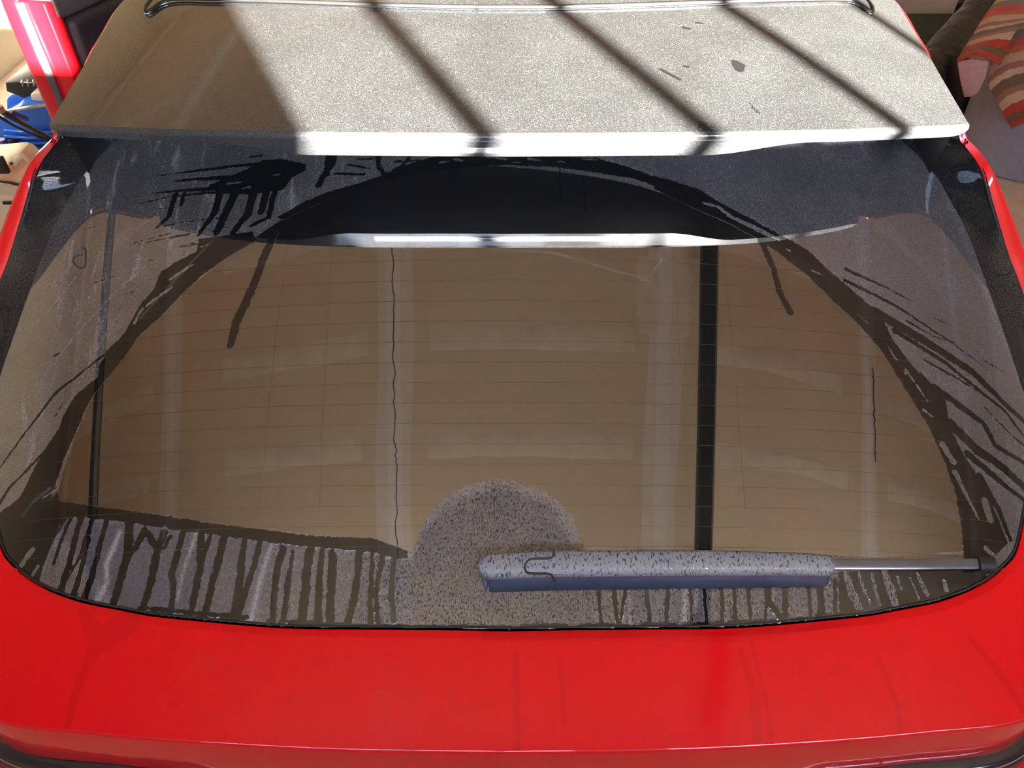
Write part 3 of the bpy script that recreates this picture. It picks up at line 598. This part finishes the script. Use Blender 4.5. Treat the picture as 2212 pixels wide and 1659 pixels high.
# --- red tailgate below the pane, to the crease
crease_px = [(CX + a, b) for a, b in [(0, 1622), (250, 1619), (450, 1613), (700, 1598), (900, 1580), (1106, 1553)]]
ybot = lambda x: .455 + .25 * x * x
r1 = lambda x, y: g(x, y) + .13 * np.maximum(0, ybot(x) - y)
cq = on(crease_px, r1)
outer = np.vstack([cq, [[.68, cq[-1, 1] + .045, cq[-1, 2] + .001], [.765, cq[-1, 1] + .12, cq[-1, 2] + .004], [.805, .62, cq[-1, 2] + .012], [.82, .72, .95], [.825, .80, .957]]])
outer = cr(outer, 120)
kb = [i for i in range(len(right)) if right[i, 1] < .80]
inn = right[kb][::-1]                               # from bottom centre round to the side
L_ = np.r_[0, np.cumsum(np.linalg.norm(np.diff(inn, axis=0), axis=1))]; t_ = np.linspace(0, 1, 120)
inn = np.stack([np.interp(t_ * L_[-1], L_, inn[:, k]) for k in (0, 1)], -1)
nrm = np.gradient(inn, axis=0); nrm = np.stack([nrm[:, 1], -nrm[:, 0]], -1); nrm /= np.linalg.norm(nrm, axis=1, keepdims=True)
inn2 = inn + nrm * .0035
# pairing: bottom of pane to crease, corner to corner
full_i = np.vstack([inn2[::-1] * [-1, 1], inn2[1:]]); full_o = np.vstack([outer[::-1] * [-1, 1, 1], outer[1:]])
def dens(a, n): 
    s = np.linspace(0, len(a) - 1, n); return np.stack([np.interp(s, np.arange(len(a)), a[:, k]) for k in range(a.shape[1])], -1)
full_i, full_o = dens(full_i, 700), dens(full_o, 700); rows = []
zi = g(full_i[:, 0], full_i[:, 1]) + .001
base_i = np.column_stack([full_i, zi])
rows.append(base_i + [0, 0, -.012]); rows.append(base_i + [0, 0, -.002])
for t in np.linspace(.0, 1, 120):
    p = base_i * (1 - t) + full_o * t; p[:, 2] += .004 * 4 * t * (1 - t) * .5 + .0035 * np.minimum(1, t * 12) * (1 - t); rows.append(p)
HP = np.array(rows)
HU, HV = HP[..., 0], HP[..., 1]; wet_and_shadow = np.full(HU.shape, 1.0)
hsurf = lambda x, y: r1(x, y) + .004
def hline(pts, wd, amp=.0008):
    global wet_and_shadow
    p = on(pts, hsurf)[:, :2]; q = wob(p, amp); ww = np.interp(np.linspace(0, 1, len(q)), np.linspace(0, 1, len(np.atleast_1d(wd))), np.atleast_1d(wd)) * PXM / 2
    wet_and_shadow = np.minimum(wet_and_shadow, sd_line(HU, HV, q, ww))
for a, wd in (([(270, 1345), (215, 1378), (185, 1440), (160, 1500), (140, 1575)], [60, 46, 22, 18, 14]), ([(175, 1320), (200, 1365)], [20, 40]), ([(290, 1350), (240, 1380), (190, 1425)], [10, 30, 6]),
              ([(1600, 1400), (1630, 1500), (1640, 1620)], [10, 22, 18]), ([(1625, 1390), (1655, 1520), (1670, 1615)], 10), ([(1115, 1420), (1118, 1615)], 14), ([(1210, 1430), (1220, 1560)], 10),
              ([(1900, 1420), (1940, 1520), (1945, 1590)], [10, 16, 10]), ([(2100, 1380), (2180, 1480), (2212, 1530)], [14, 18, 14])): hline(a, wd)
hp = []
for a in ([(1040, 1362), (1550, 1362), (1800, 1342), (1850, 1350), (1600, 1388), (1042, 1388)],):  # shadow of the wiper, painted on as a band of darker red
    wet_and_shadow = np.minimum(wet_and_shadow, sd_poly(HU, HV, on(a, hsurf)[:, :2]))
gate = fastgrid('tailgate', HP, M['red'], car, {'wet': enc(wet_and_shadow, .006)}, flip=True)  # mask holds wet runs plus the painted wiper shadow
# face below the crease
pc = full_o; tn = np.gradient(pc[:, :2], axis=0); tn /= np.linalg.norm(tn, axis=1, keepdims=True); on_ = np.column_stack([tn[:, 1], -tn[:, 0], np.zeros(len(pc))])
face = [pc + on_ * a + [0, 0, b] for a, b in ((0, 0), (.0012, -.0007), (.0021, -.002), (.0026, -.004), (.0030, -.0065), (.0035, -.010), (.0068, -.036), (.0105, -.070), (.009, -.076), (-.03, -.076))]
grid('tailgate_lip', np.array(face), M['red_plain'], car, flip=True)
# tail lamps tucked under that edge
for s in (-1, 1):
    sel = np.where((pc[:, 0] * s > .335) & (pc[:, 0] * s < .80))[0]; b_ = pc[sel] + on_[sel] * .0095 + [0, 0, -.076]
    tp = np.clip((np.abs(b_[:, 0]) - .335) / .05, 0.3, 1)[:, None]
    rows = [b_ + on_[sel] * a * tp + [0, 0, z] for a, z in ((-.02, -.0005), (.004, -.001), (.014, -.006), (.019, -.014), (.021, -.05), (.010, -.13))]
    lamp = grid('tail_lamp', np.array(rows), M['red_lens'], car, flip=True)
    j = int(np.argmin(np.abs(np.abs(b_[:, 0]) - .452))); sl_ = [np.array(r_[j]) for r_ in rows[1:]]
    tube('lamp_gap', [a + on_[sel][j] * .0005 for a in sl_], .0022, M['rubber'], lamp, 5)
    tube('lamp_bright_line', np.array(rows)[2] + on_[sel] * .0006, .0011, M['chrome'], lamp, 5)
# rear skin, bumper, sides
def at_h(a, z): 
    p = pc + on_ * a; p[:, 2] = z; return p
low = [pc + on_ * -.02 + [0, 0, -.074], pc + on_ * -.012 + [0, 0, -.20], at_h(.0, .71), at_h(.05, .70), at_h(.062, .66), at_h(.06, .45), at_h(.03, .28), at_h(-.05, .24)]
grid('rear_bumper', np.array(low), M['red_plain'], car, flip=True)
for s in (-1, 1):
    sel = np.where((pc[:, 0] * s > .44) & (pc[:, 0] * s < .815))[0]; b_ = pc[sel] + on_[sel] * .0095 + [0, 0, -.076]; tp = np.clip((np.abs(b_[:, 0]) - .44) / .14, 0.05, 1)[:, None]
    rows = [b_ + on_[sel] * a * tp + [0, 0, z] for a, z in ((.0, -.034), (.028, -.026), (.037, -.032), (.042, -.06), (.036, -.20))]
    grid('quarter_corner', np.array(rows), M['red_plain'], car, flip=True)
ys_ = np.array([.74, .80, .95, 1.1, 1.4, 1.8, 2.15, 2.7, 3.2, 3.8, 4.2]); roz = lambda y: np.stack([np.interp(y, RO[:, 1], RO[:, 0]), y, np.interp(y, RO[:, 1], RO[:, 2])], -1)
belt = np.stack([np.interp(ys_, [.8, 1.4, 2.2, 3.2, 4.2], [.825, .86, .87, .86, .78]), ys_, np.interp(ys_, [.8, 1.4, 2.2, 3.2, 4.2], [.957, .96, .955, .90, .78])], -1)
for s in (-1, 1):
    y_up = np.linspace(.80, YR1, 40); top = roz(y_up); bl_ = np.stack([np.interp(y_up, ys_, belt[:, k]) for k in range(3)], -1)
    Pt = np.stack([top * (1 - t) + bl_ * t + np.array([.02 * math.sin(math.pi * t), 0, 0]) for t in np.linspace(0, 1, 10)], 1) * [s, 1, 1]
    grid('quarter_panel', Pt[:14], M['red_plain'], car, flip=(s > 0)); grid('side_window', Pt[13:], M['rubber'], car, flip=(s > 0))
    rows = [belt, belt + [.012, 0, -.03], belt * [1, 1, 0] + [.02, 0, .70], belt * [1, 1, 0] + [.0, 0, .42], belt * [1, 1, 0] + [-.03, 0, .22]]
    grid('body_side', np.stack(rows, 1) * [s, 1, 1], M['red_plain'], car, flip=(s > 0))
    t_ = np.linspace(0, 1, 12)[:, None]; e0 = roz(np.array([YR1]))[0]; up_ = e0 * (1 - t_) + np.array([.80, 2.93, .965]) * t_
    yb2 = np.linspace(YR1, 2.95, 12); dn_ = np.stack([np.interp(yb2, ys_, belt[:, k]) for k in range(3)], -1)
    grid('front_side_window', np.stack([up_ * (1 - t) + dn_ * t for t in np.linspace(0, 1, 5)], 1) * [s, 1, 1], M['rubber'], car, flip=(s > 0))
# windscreen, bonnet, nose, underside
def cross(x0, y, z, crown, n=24): x = np.linspace(-x0, x0, n); return np.column_stack([x, np.full(n, y), z - crown * (x / x0) ** 2])
zr2 = float(zroof(np.array(0.), np.array(YR1)))
grid('windscreen', np.array([cross(.71, YR1, zr2, .06), cross(.77, 2.6, 1.22, .08), cross(.81, 2.95, 1.00, .05)]), M['rubber'], car)
grid('bonnet', np.array([cross(.80, 2.9, .99, .06), cross(.82, 3.3, .95, .06), cross(.80, 3.9, .85, .06), cross(.74, 4.25, .70, .03)]), M['red_plain'], car)
grid('front_bumper', np.array([cross(.74, 4.25, .70, .03), cross(.76, 4.33, .60, 0), cross(.76, 4.34, .35, 0), cross(.70, 4.28, .22, 0)]), M['red_plain'], car)
box('underbody', (0, 2.35, .32), (1.2, 3.4, .2), M['cabin'], car)
box('cabin', (0, 1.75, .78), (1.3, 1.9, .5), M['cabin'], car)
for x in (-.735, .735):
    for y in (.95, 3.55):
        prof = [(.20, -.08), (.29, -.095), (.315, -.07), (.32, 0), (.315, .07), (.29, .095), (.20, .08), (.19, .03), (.05, .05), (.001, .05)]
        th = np.linspace(0, 2 * math.pi, 36, endpoint=False); p_ = np.array(prof)
        Pt = np.stack([x + np.repeat(p_[:, 1:2], 36, 1) * (1 if x > 0 else -1), y + p_[:, :1] * np.cos(th), .32 + p_[:, :1] * np.sin(th)], -1)
        grid('wheel', Pt, M['rubber'], car, wrap=True, flip=(x < 0))

# --- rear wiper
def frame_at(p):
    e = 1e-3; x, y = p[0], p[1]; n = np.array([-(g(x + e, y) - g(x - e, y)) / 2 / e, -(g(x, y + e) - g(x, y - e)) / 2 / e, 1.0]); return n / np.linalg.norm(n)
ac = on([(1032, 1225), (1040, 1224), (1060, 1222.5), (1100, 1221), (1200, 1217.5), (1500, 1215), (1700, 1217), (1780, 1220), (1800, 1222), (1803, 1222)], g, .028)
acx = cr(ac, 160); rows = []; skirt = []
for i, p in enumerate(acx):
    A_ = acx[min(i + 1, 159)] - acx[max(i - 1, 0)]; A_ /= np.linalg.norm(A_); N_ = frame_at(p); B_ = np.cross(A_, N_); B_ /= np.linalg.norm(B_)
    d0 = np.linalg.norm(p - acx[0]); d1 = np.linalg.norm(p - acx[-1]); k_ = math.sqrt(max(.02, 1 - max(0, 1 - d0 / .016) ** 2)) * math.sqrt(max(.25, 1 - max(0, 1 - d1 / .006) ** 2))
    hw_ = np.interp(i, [0, 30, 110, 159], [.0150, .0155, .0150, .0128]) * k_; dp = np.interp(i, [0, 40, 110, 159], [.024, .020, .018, .013])
    rows.append([p + B_ * b * hw_ + N_ * h for b, h in ((-1, -dp), (-1, -.006), (-.93, -.0025), (-.75, -.0005), (-.3, .0008), (.3, .0008), (.75, -.001), (.93, -.0035), (1, -.007), (1.0, -dp))])
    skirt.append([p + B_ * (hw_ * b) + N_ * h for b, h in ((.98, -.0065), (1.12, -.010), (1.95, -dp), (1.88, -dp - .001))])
arm = wip = grid('rear_wiper', np.array(rows), M['wiper'], car, wrap=True, caps=True, flip=True)
grid('arm_skirt', np.array(skirt), plain('skirt', (.045, .06, .10), .28, coat=.5), arm, flip=True)  # blue base colour stands in for sky reflected in the arm's rear face
nt_ = on(crop([(1250, 478), (1247, 505), (1215, 519), (1130, 523), (1098, 545), (1094, 580), (1118, 601), (1215, 605), (1243, 620), (1255, 650)], 700, 1000, 2.5175), g, .0291)
tube('cap_seam', cr(nt_, 50), .0013, M['rubber'], arm, 5)
bc = on([(1790, 1219), (1950, 1219), (2116, 1218)], g, .014); bcx = cr(bc, 20); N_ = frame_at(bc[1])
def bar(name, p, sec, mat, par, closed=True):
    rows = []
    for i in range(len(p)):
        A_ = p[min(i + 1, len(p) - 1)] - p[max(i - 1, 0)]; A_ = A_ / np.linalg.norm(A_); N_ = frame_at(p[i]); B_ = np.cross(A_, N_); B_ /= np.linalg.norm(B_)
        rows.append([p[i] + B_ * b + N_ * h for b, h in sec])
    return grid(name, np.array(rows), mat, par, wrap=True, caps=True, flip=True, sharp=40)
blade = bar('wiper_blade', bcx, [(-.0065, -.006), (-.0065, .001), (-.004, .002), (-.001, .0012), (.0015, .0020), (.006, .0005), (.0065, -.006)], plain('blade_metal', (.10, .10, .105), .28, .4, coat=.6), wip)
bar('rubber_edge', cr(on([(1260, 1222), (1800, 1221), (2116, 1219)], g, .004), 30), [(-.002, -.0035), (-.003, .006), (.003, .006), (.002, -.0035)], M['rubber'], wip)
bar('end_cap', cr(on([(2112, 1217.5), (2130, 1217.5), (2146, 1217)], g, .014), 6), [(-.0085, -.012), (-.0085, .0025), (-.006, .0045), (.006, .0045), (.0085, .0025), (.0095, -.012)], M['black_plastic'], wip)
N_ = frame_at(pivq); tube('pivot', [pivq - N_ * .002, pivq + N_ * .012, pivq + N_ * .02], [.014, .012, .009], M['black_plastic'], wip, 20)

# --- opened side door, seen past the roof at the left
hx, hy = np.array([-.84, 3.05]), None
rear = np.array([-1.225, 2.10]); hinge = np.array([-.86, 3.12]); dv = hinge - rear; dl = np.linalg.norm(dv); dv /= dl; dn = np.array([dv[1], -dv[0]])     # dn: towards the car
def dpt(a, n, z): q = rear + dv * a + dn * n; return np.array([q[0], q[1], z])
drot = Matrix.Rotation(math.atan2(dv[1], dv[0]), 3, 'Z')
def dslab(name, a0, a1, n0, n1, z0, z1, mat, par, bev=.008):
    c = dpt((a0 + a1) / 2, (n0 + n1) / 2, (z0 + z1) / 2); return box(name, c, (a1 - a0, abs(n1 - n0), z1 - z0), mat, par, drot, bev, 3)
dshell = dslab('side_door', .0, dl, -.125, -.055, .28, 1.16, M['red_plain'], car, .02)
dslab('latch_face', .004, .05, -.055, .03, .30, 1.155, M['red_plain'], dshell, .006)
tube('door_seal', [dpt(.0, -.046, .32), dpt(-.002, -.044, .7), dpt(-.002, -.044, 1.0), dpt(.0, -.046, 1.15)], .011, M['grey_seal'], dshell, 8)
dslab('door_inner_panel', .05, dl, -.055, .055, .30, 1.10, M['dark_trim'], dshell, .02)
tube('door_panel_seam', [dpt(.06, .046, 1.0), dpt(.3, .049, 1.02), dpt(dl * .9, .049, 1.06)], .004, M['steel'], dshell, 6)
dslab('armrest', .25, .85, .04, .10, .70, .78, M['dark_trim'], dshell, .02)
dslab('speaker_pocket', .4, 1.0, .04, .06, .36, .52, M['dark_trim'], dshell, .02)
dslab('window_sill', .02, dl - .05, -.075, .03, 1.10, 1.165, M['grey_seal'], dshell, .012)

# ------------------------------------------------------------------ things along the left wall
def P(px, py, Y): return atY(px, py, Y)
pw = thing('pressure_washer', 'bright blue pressure washer with black handle against the left wall', 'pressure washer', (-2.05, 3.6, 0))
def prism(name, poly, Y0, Y1, mat, par, bev=.01):             # outline in x,z pushed through a depth
    bm = bmesh.new(); a = [bm.verts.new((p[0], Y0, p[1])) for p in poly]; b = [bm.verts.new((p[0], Y1, p[1])) for p in poly]; n = len(poly)
    bm.faces.new(a); bm.faces.new(b[::-1])
    for i in range(n): bm.faces.new((a[i], b[i], b[(i + 1) % n], a[(i + 1) % n])[::-1])
    bmesh.ops.recalc_face_normals(bm, faces=bm.faces)
    if bev: bmesh.ops.bevel(bm, geom=bm.edges[:], offset=bev, segments=2, affect='EDGES', profile=.5)
    return fin(name, bm, mat, par)
def xz(pts, Y): return [(float(q[0]), float(q[2])) for q in (P(a, b, Y) for a, b in pts)]
prism('housing', xz([(-20, 335), (-14, 262), (30, 236), (110, 250), (190, 262), (200, 335)], 3.35), 3.35, 3.72, M['blue_plastic'], pw, .02)
prism('tank', xz([(23, 262), (22, 205), (32, 193), (90, 196), (150, 200), (160, 262)], 3.5), 3.45, 3.8, M['blue_plastic'], pw, .02)
prism('pump_cover', xz([(54, 250), (52, 212), (70, 205), (140, 208), (140, 250)], 3.4), 3.30, 3.5, M['blue_plastic'], pw, .012)
for i in range(5):
    y = 284 + i * 12; tube('vent_rib', [P(10, y - 1, 3.335), P(60, y + 2, 3.33), P(150, y, 3.33)], .008, M['blue_plastic'], pw, 8)
prism('handle', xz([(22, 168), (72, 167), (120, 168), (110, 205), (72, 207), (46, 196), (25, 188)], 3.45), 3.40, 3.62, M['black_plastic'], pw, .006)
for x in (48, 60, 72, 84): tube('handle_slot', [P(x, 172, 3.39), P(x + 1, 186, 3.39)], .004, M['steel'], pw, 6)
tube('handle_slot', [P(44, 178, 3.39), P(90, 180, 3.39)], .003, M['steel'], pw, 6)
prism('cream_cap', xz([(76, 208), (74, 195), (100, 192), (100, 212)], 3.38), 3.34, 3.42, M['cream_plastic'], pw, .004)
tube('bar', [P(14, 242, 3.28), P(60, 232, 3.28), P(120, 224, 3.28)], .008, M['steel'], pw, 8)
box('rating_label', P(92, 251, 3.325), (.07, .012, .02), M['label_white'], pw, bev=.002)
prism('dark_base', xz([(-20, 350), (-20, 312), (16, 312), (40, 326), (90, 350)], 3.27), 3.26, 3.6, M['black_plastic'], pw, .008)
lathe('wheel_hub', [(.001, .015), (.02, .015), (.026, .005), (.026, -.01)], P(4, 308, 3.25), M['navy_plastic'], pw, 20)
wd = thing('spray_wand', 'black spray wand leaning across the blue pressure washer', 'spray wand', tuple(P(60, 275, 3.15) * [1, 1, 0] ))
tube('lance', [P(-10, 232, 2.83), P(40, 262, 2.93), P(110, 300, 3.07), P(190, 345, 3.23)], [.013, .011, .009, .008], M['black_plastic'], wd, 10)
tube('hose', [P(-8, 248, 2.81), P(30, 272, 2.91), P(100, 303, 3.05), P(180, 350, 3.19)], .006, M['black_plastic'], wd, 8)
lathe('grip_ring', [(.001, .012), (.015, .012), (.016, 0), (.015, -.012), (.001, -.012)], P(0, 236, 2.82), M['steel'], wd, 16)
box('trigger_guard', P(44, 250, 2.89), (.06, .02, .022), M['navy_plastic'], wd, Matrix.Rotation(.5, 3, 'Y'), .008)
cs = thing('plastic_case', 'beige moulded plastic case on the floor in front of the blue pressure washer', 'case', (-2.05, 2.95, 0))
prism('lid', xz([(-40, 440), (-40, 338), (30, 332), (48, 336), (62, 352), (110, 352), (110, 440)], 3.0), 2.80, 3.12, M['beige_plastic'], cs, .018)
prism('body', xz([(-40, 600), (-40, 405), (120, 425), (120, 600)], 2.82), 2.76, 3.10, M['beige_plastic'], cs, .012)
tube('lid_gap', [P(-20, 388, 2.79), P(20, 394, 2.785), P(80, 410, 2.785)], .006, M['rubber'], cs, 6)
tube('recess_edge', [P(34, 356, 2.79), P(37, 344, 2.79), P(50, 336, 2.79), P(64, 348, 2.79)], .012, M['beige_plastic'], cs, 8)
box('vent', P(0, 356, 2.79), (.05, .02, .07), M['rubber'], cs, bev=.003); box('slot', P(20, 438, 2.755), (.05, .012, .012), M['rubber'], cs, bev=.002)
for a in ((25, 352), (44, 395)): lathe('screw', [(.001, .004), (.008, .003), (.008, -.004)], P(*a, 2.785), M['rubber'], cs, 10)

# ------------------------------------------------------------------ things along the right
bn = thing('storage_bin', 'tall round grey plastic bin beside the car, with a striped towel over it', 'bin', (2.50, 3.50, 0))
bc_ = (2.50, 3.50, 0)
lathe('bin_body', [(.001, .004), (.275, .004), (.29, .012), (.315, .56), (.335, .565), (.335, .60), (.322, .605), (.305, .56), (.28, .02), (.001, .02)], bc_, plain('bin_grey', (.31, .325, .385), .45, var=.05), bn, 56)
lathe('bin_rim', [(.318, .585), (.345, .59), (.35, .61), (.34, .625), (.32, .62)], bc_, plain('bin_rim_grey', (.24, .24, .26), .45), bn, 56)
k = NT('towel_stripes'); tc = k.node('ShaderNodeUVMap'); sp = k.node('ShaderNodeSeparateXYZ'); k.link(tc.outputs[0], sp.inputs[0])
n = k.noise(k.obj(), 60, 4); vv_ = k.math('ADD', sp.outputs[1], k.math('MULTIPLY', k.math('SUBTRACT', n, .5), .035))
rp = k.node('ShaderNodeValToRGB'); rp.color_ramp.interpolation = 'CONSTANT'; e = rp.color_ramp.elements
stops = [(0, (.62, .10, .02)), (.07, (.60, .42, .22)), (.17, (.20, .16, .07)), (.27, (.66, .05, .02)), (.37, (.62, .12, .02)), (.43, (.60, .42, .26)), (.52, (.38, .16, .10)), (.58, (.62, .45, .30)), (.63, (.16, .12, .06)), (.70, (.36, .16, .10)), (.75, (.60, .43, .27)), (.82, (.52, .04, .015)), (.89, (.22, .09, .03)), (.95, (.55, .05, .015))]
e[0].position, e[0].color = 0, (*stops[0][1], 1); e[1].position, e[1].color = stops[1][0], (*stops[1][1], 1)
for s_, c_ in stops[2:]: x = e.new(s_); x.color = (*c_, 1)
k.link(vv_, rp.inputs[0]); n2 = k.noise(k.obj(), 220, 3)
k.p(Base_Color=k.mix(k.step(n2, .3, .7, 0, .35), rp.outputs[0], (.12, .06, .03)), Roughness=.95, Sheen_Weight=.3, Normal=k.bump(n2, .6, .006)); M['towel'] = k.m
M['towel_back'] = plain('towel_back', (.50, .30, .28), .95, var=.08, sc=60)
def sheet(name, ctrl, mat, par, nu_=40, nv_=40, thick=.012):   # smooth cloth through a net of points, with thickness
    C = np.array(ctrl, float); a = np.array([cr(r_, nu_) for r_ in C]); Pt = np.stack([cr(a[:, i], nv_) for i in range(nu_)], 1)
    o = grid(name, Pt, mat, par); uv = o.data.uv_layers.new(name='UVMap'); n_, m_, _ = Pt.shape
    li = np.zeros(len(o.data.loops), np.int32); o.data.loops.foreach_get('vertex_index', li)
    uv.data.foreach_set('uv', np.column_stack([(li % m_) / (m_ - 1), (li // m_) / (n_ - 1)]).astype(np.float32).ravel())
    md = o.modifiers.new('solid', 'SOLIDIFY'); md.thickness = thick; md.offset = 0; return o
tw = thing('towel', 'striped red, beige and brown towel draped over the grey bin', 'towel', (2.35, 3.35, .62))
Yt = 3.24
def row(pts): return [P(a, b, Y) for a, b, Y in pts]
sheet('towel_front', [row([(2150, 70, 3.50), (2200, 40, 3.52), (2290, 30, 3.5)]), row([(2146, 110, 3.36), (2185, 96, 3.34), (2290, 80, 3.34)]), row([(2136, 178, 3.24), (2180, 160, 3.20), (2290, 140, 3.18)]),
      row([(2150, 210, 3.20), (2190, 196, 3.17), (2290, 180, 3.15)]), row([(2168, 245, 3.18), (2210, 226, 3.14), (2290, 215, 3.13)]), row([(2186, 278, 3.16), (2215, 265, 3.13), (2290, 250, 3.12)])], M['towel'], tw)
sheet('towel_fold', [row([(2160, -10, 3.55), (2215, -14, 3.56), (2290, -20, 3.55)]), row([(2128, 36, 3.46), (2170, 20, 3.44), (2290, 10, 3.44)]), row([(2098, 84, 3.36), (2140, 80, 3.30), (2200, 62, 3.30)]),
      row([(2068, 132, 3.28), (2108, 118, 3.22), (2160, 140, 3.22)])][::1], M['towel'], tw)
sheet('towel_underside', [row([(2069, 134, 3.27), (2100, 128, 3.24), (2136, 132, 3.22)]), row([(2075, 172, 3.26), (2100, 168, 3.235), (2128, 165, 3.225)]), row([(2084, 208, 3.26), (2100, 206, 3.24), (2112, 198, 3.235)])], M['towel_back'], tw, 20, 20)
rl = thing('plastic_roll', 'roll of crinkled black plastic sheet leaning between the grey bin and the cabinet', 'roll', (2.2, 4.2, 0))
k = NT('crinkled_plastic'); n = k.noise(k.obj(), 38, 4, .6, .6); k.p(Base_Color=(.07, .065, .068), Roughness=.25, Coat_Weight=.6, Normal=k.bump(n, 1.0, .03)); M['crinkle'] = k.m
a_, b_ = P(2012, 150, 4.0), P(2120, 30, 4.3); p = cr([a_ + (a_ - b_) * 1.0, a_, (a_ + b_) / 2 + [0, 0, .01], b_, b_ + (b_ - a_) * .25], 60)
ph = rng.normal(0, 1, (60, 28)); ph = (ph + np.roll(ph, 1, 1) + np.roll(ph, 1, 0)) / 3
o = tube('sheet', p, .105, M['crinkle'], rl, 28); co = np.array([v.co[:] for v in o.data.vertices]); cen = np.repeat(p - np.array(rl.location), 28, 0); co = cen + (co - cen) * (1 + .05 * ph.reshape(-1, 1)); o.data.vertices.foreach_set('co', co.ravel())
sheet('loose_sheet', [row([(1990, 110, 4.08), (2060, 120, 3.93), (2110, 130, 3.88)]), row([(2010, 180, 3.98), (2070, 190, 3.84), (2110, 200, 3.84)]), row([(2040, 260, 3.88), (2080, 270, 3.78), (2110, 280, 3.80)]), row([(2060, 330, 3.78), (2090, 340, 3.74), (2120, 345, 3.78)])], M['rubber'], rl, 24, 24)
cb = thing('storage_cabinet', 'long pale pink cabinet standing at the front wall', 'cabinet', (3.0, 5.5, 0))
Yc = 5.35
xg_ = float(P(2062, 30, Yc)[0]); zb_ = float(P(2040, 57, Yc)[2]); wd_ = .62
box('carcass', (xg_ - .31, Yc + .19, .78), (1.86, .34, 1.3), M['brown_gap'], cb)
for i in range(-2, 1):
    x0 = xg_ + wd_ * i; box('cabinet_door', (x0 + wd_ / 2 + .01, Yc, zb_ + .65), (wd_ - .045, .02, 1.3), M['cabinet'], cb, bev=.004)
box('plinth', (xg_ - .31, Yc + .16, zb_ - .055), (1.86, .30, .05), plain('plinth_cream', (.62, .5, .33), .7), cb)
bx = box('green_mat', (2.55, 5.05, .04), (1.1, .55, .06), plain('green_mat', (.06, .085, .05), .9, var=.2, sc=40), None, bev=.015); tag(bx, 'dark green mat on the floor before the pale cabinet', 'mat')
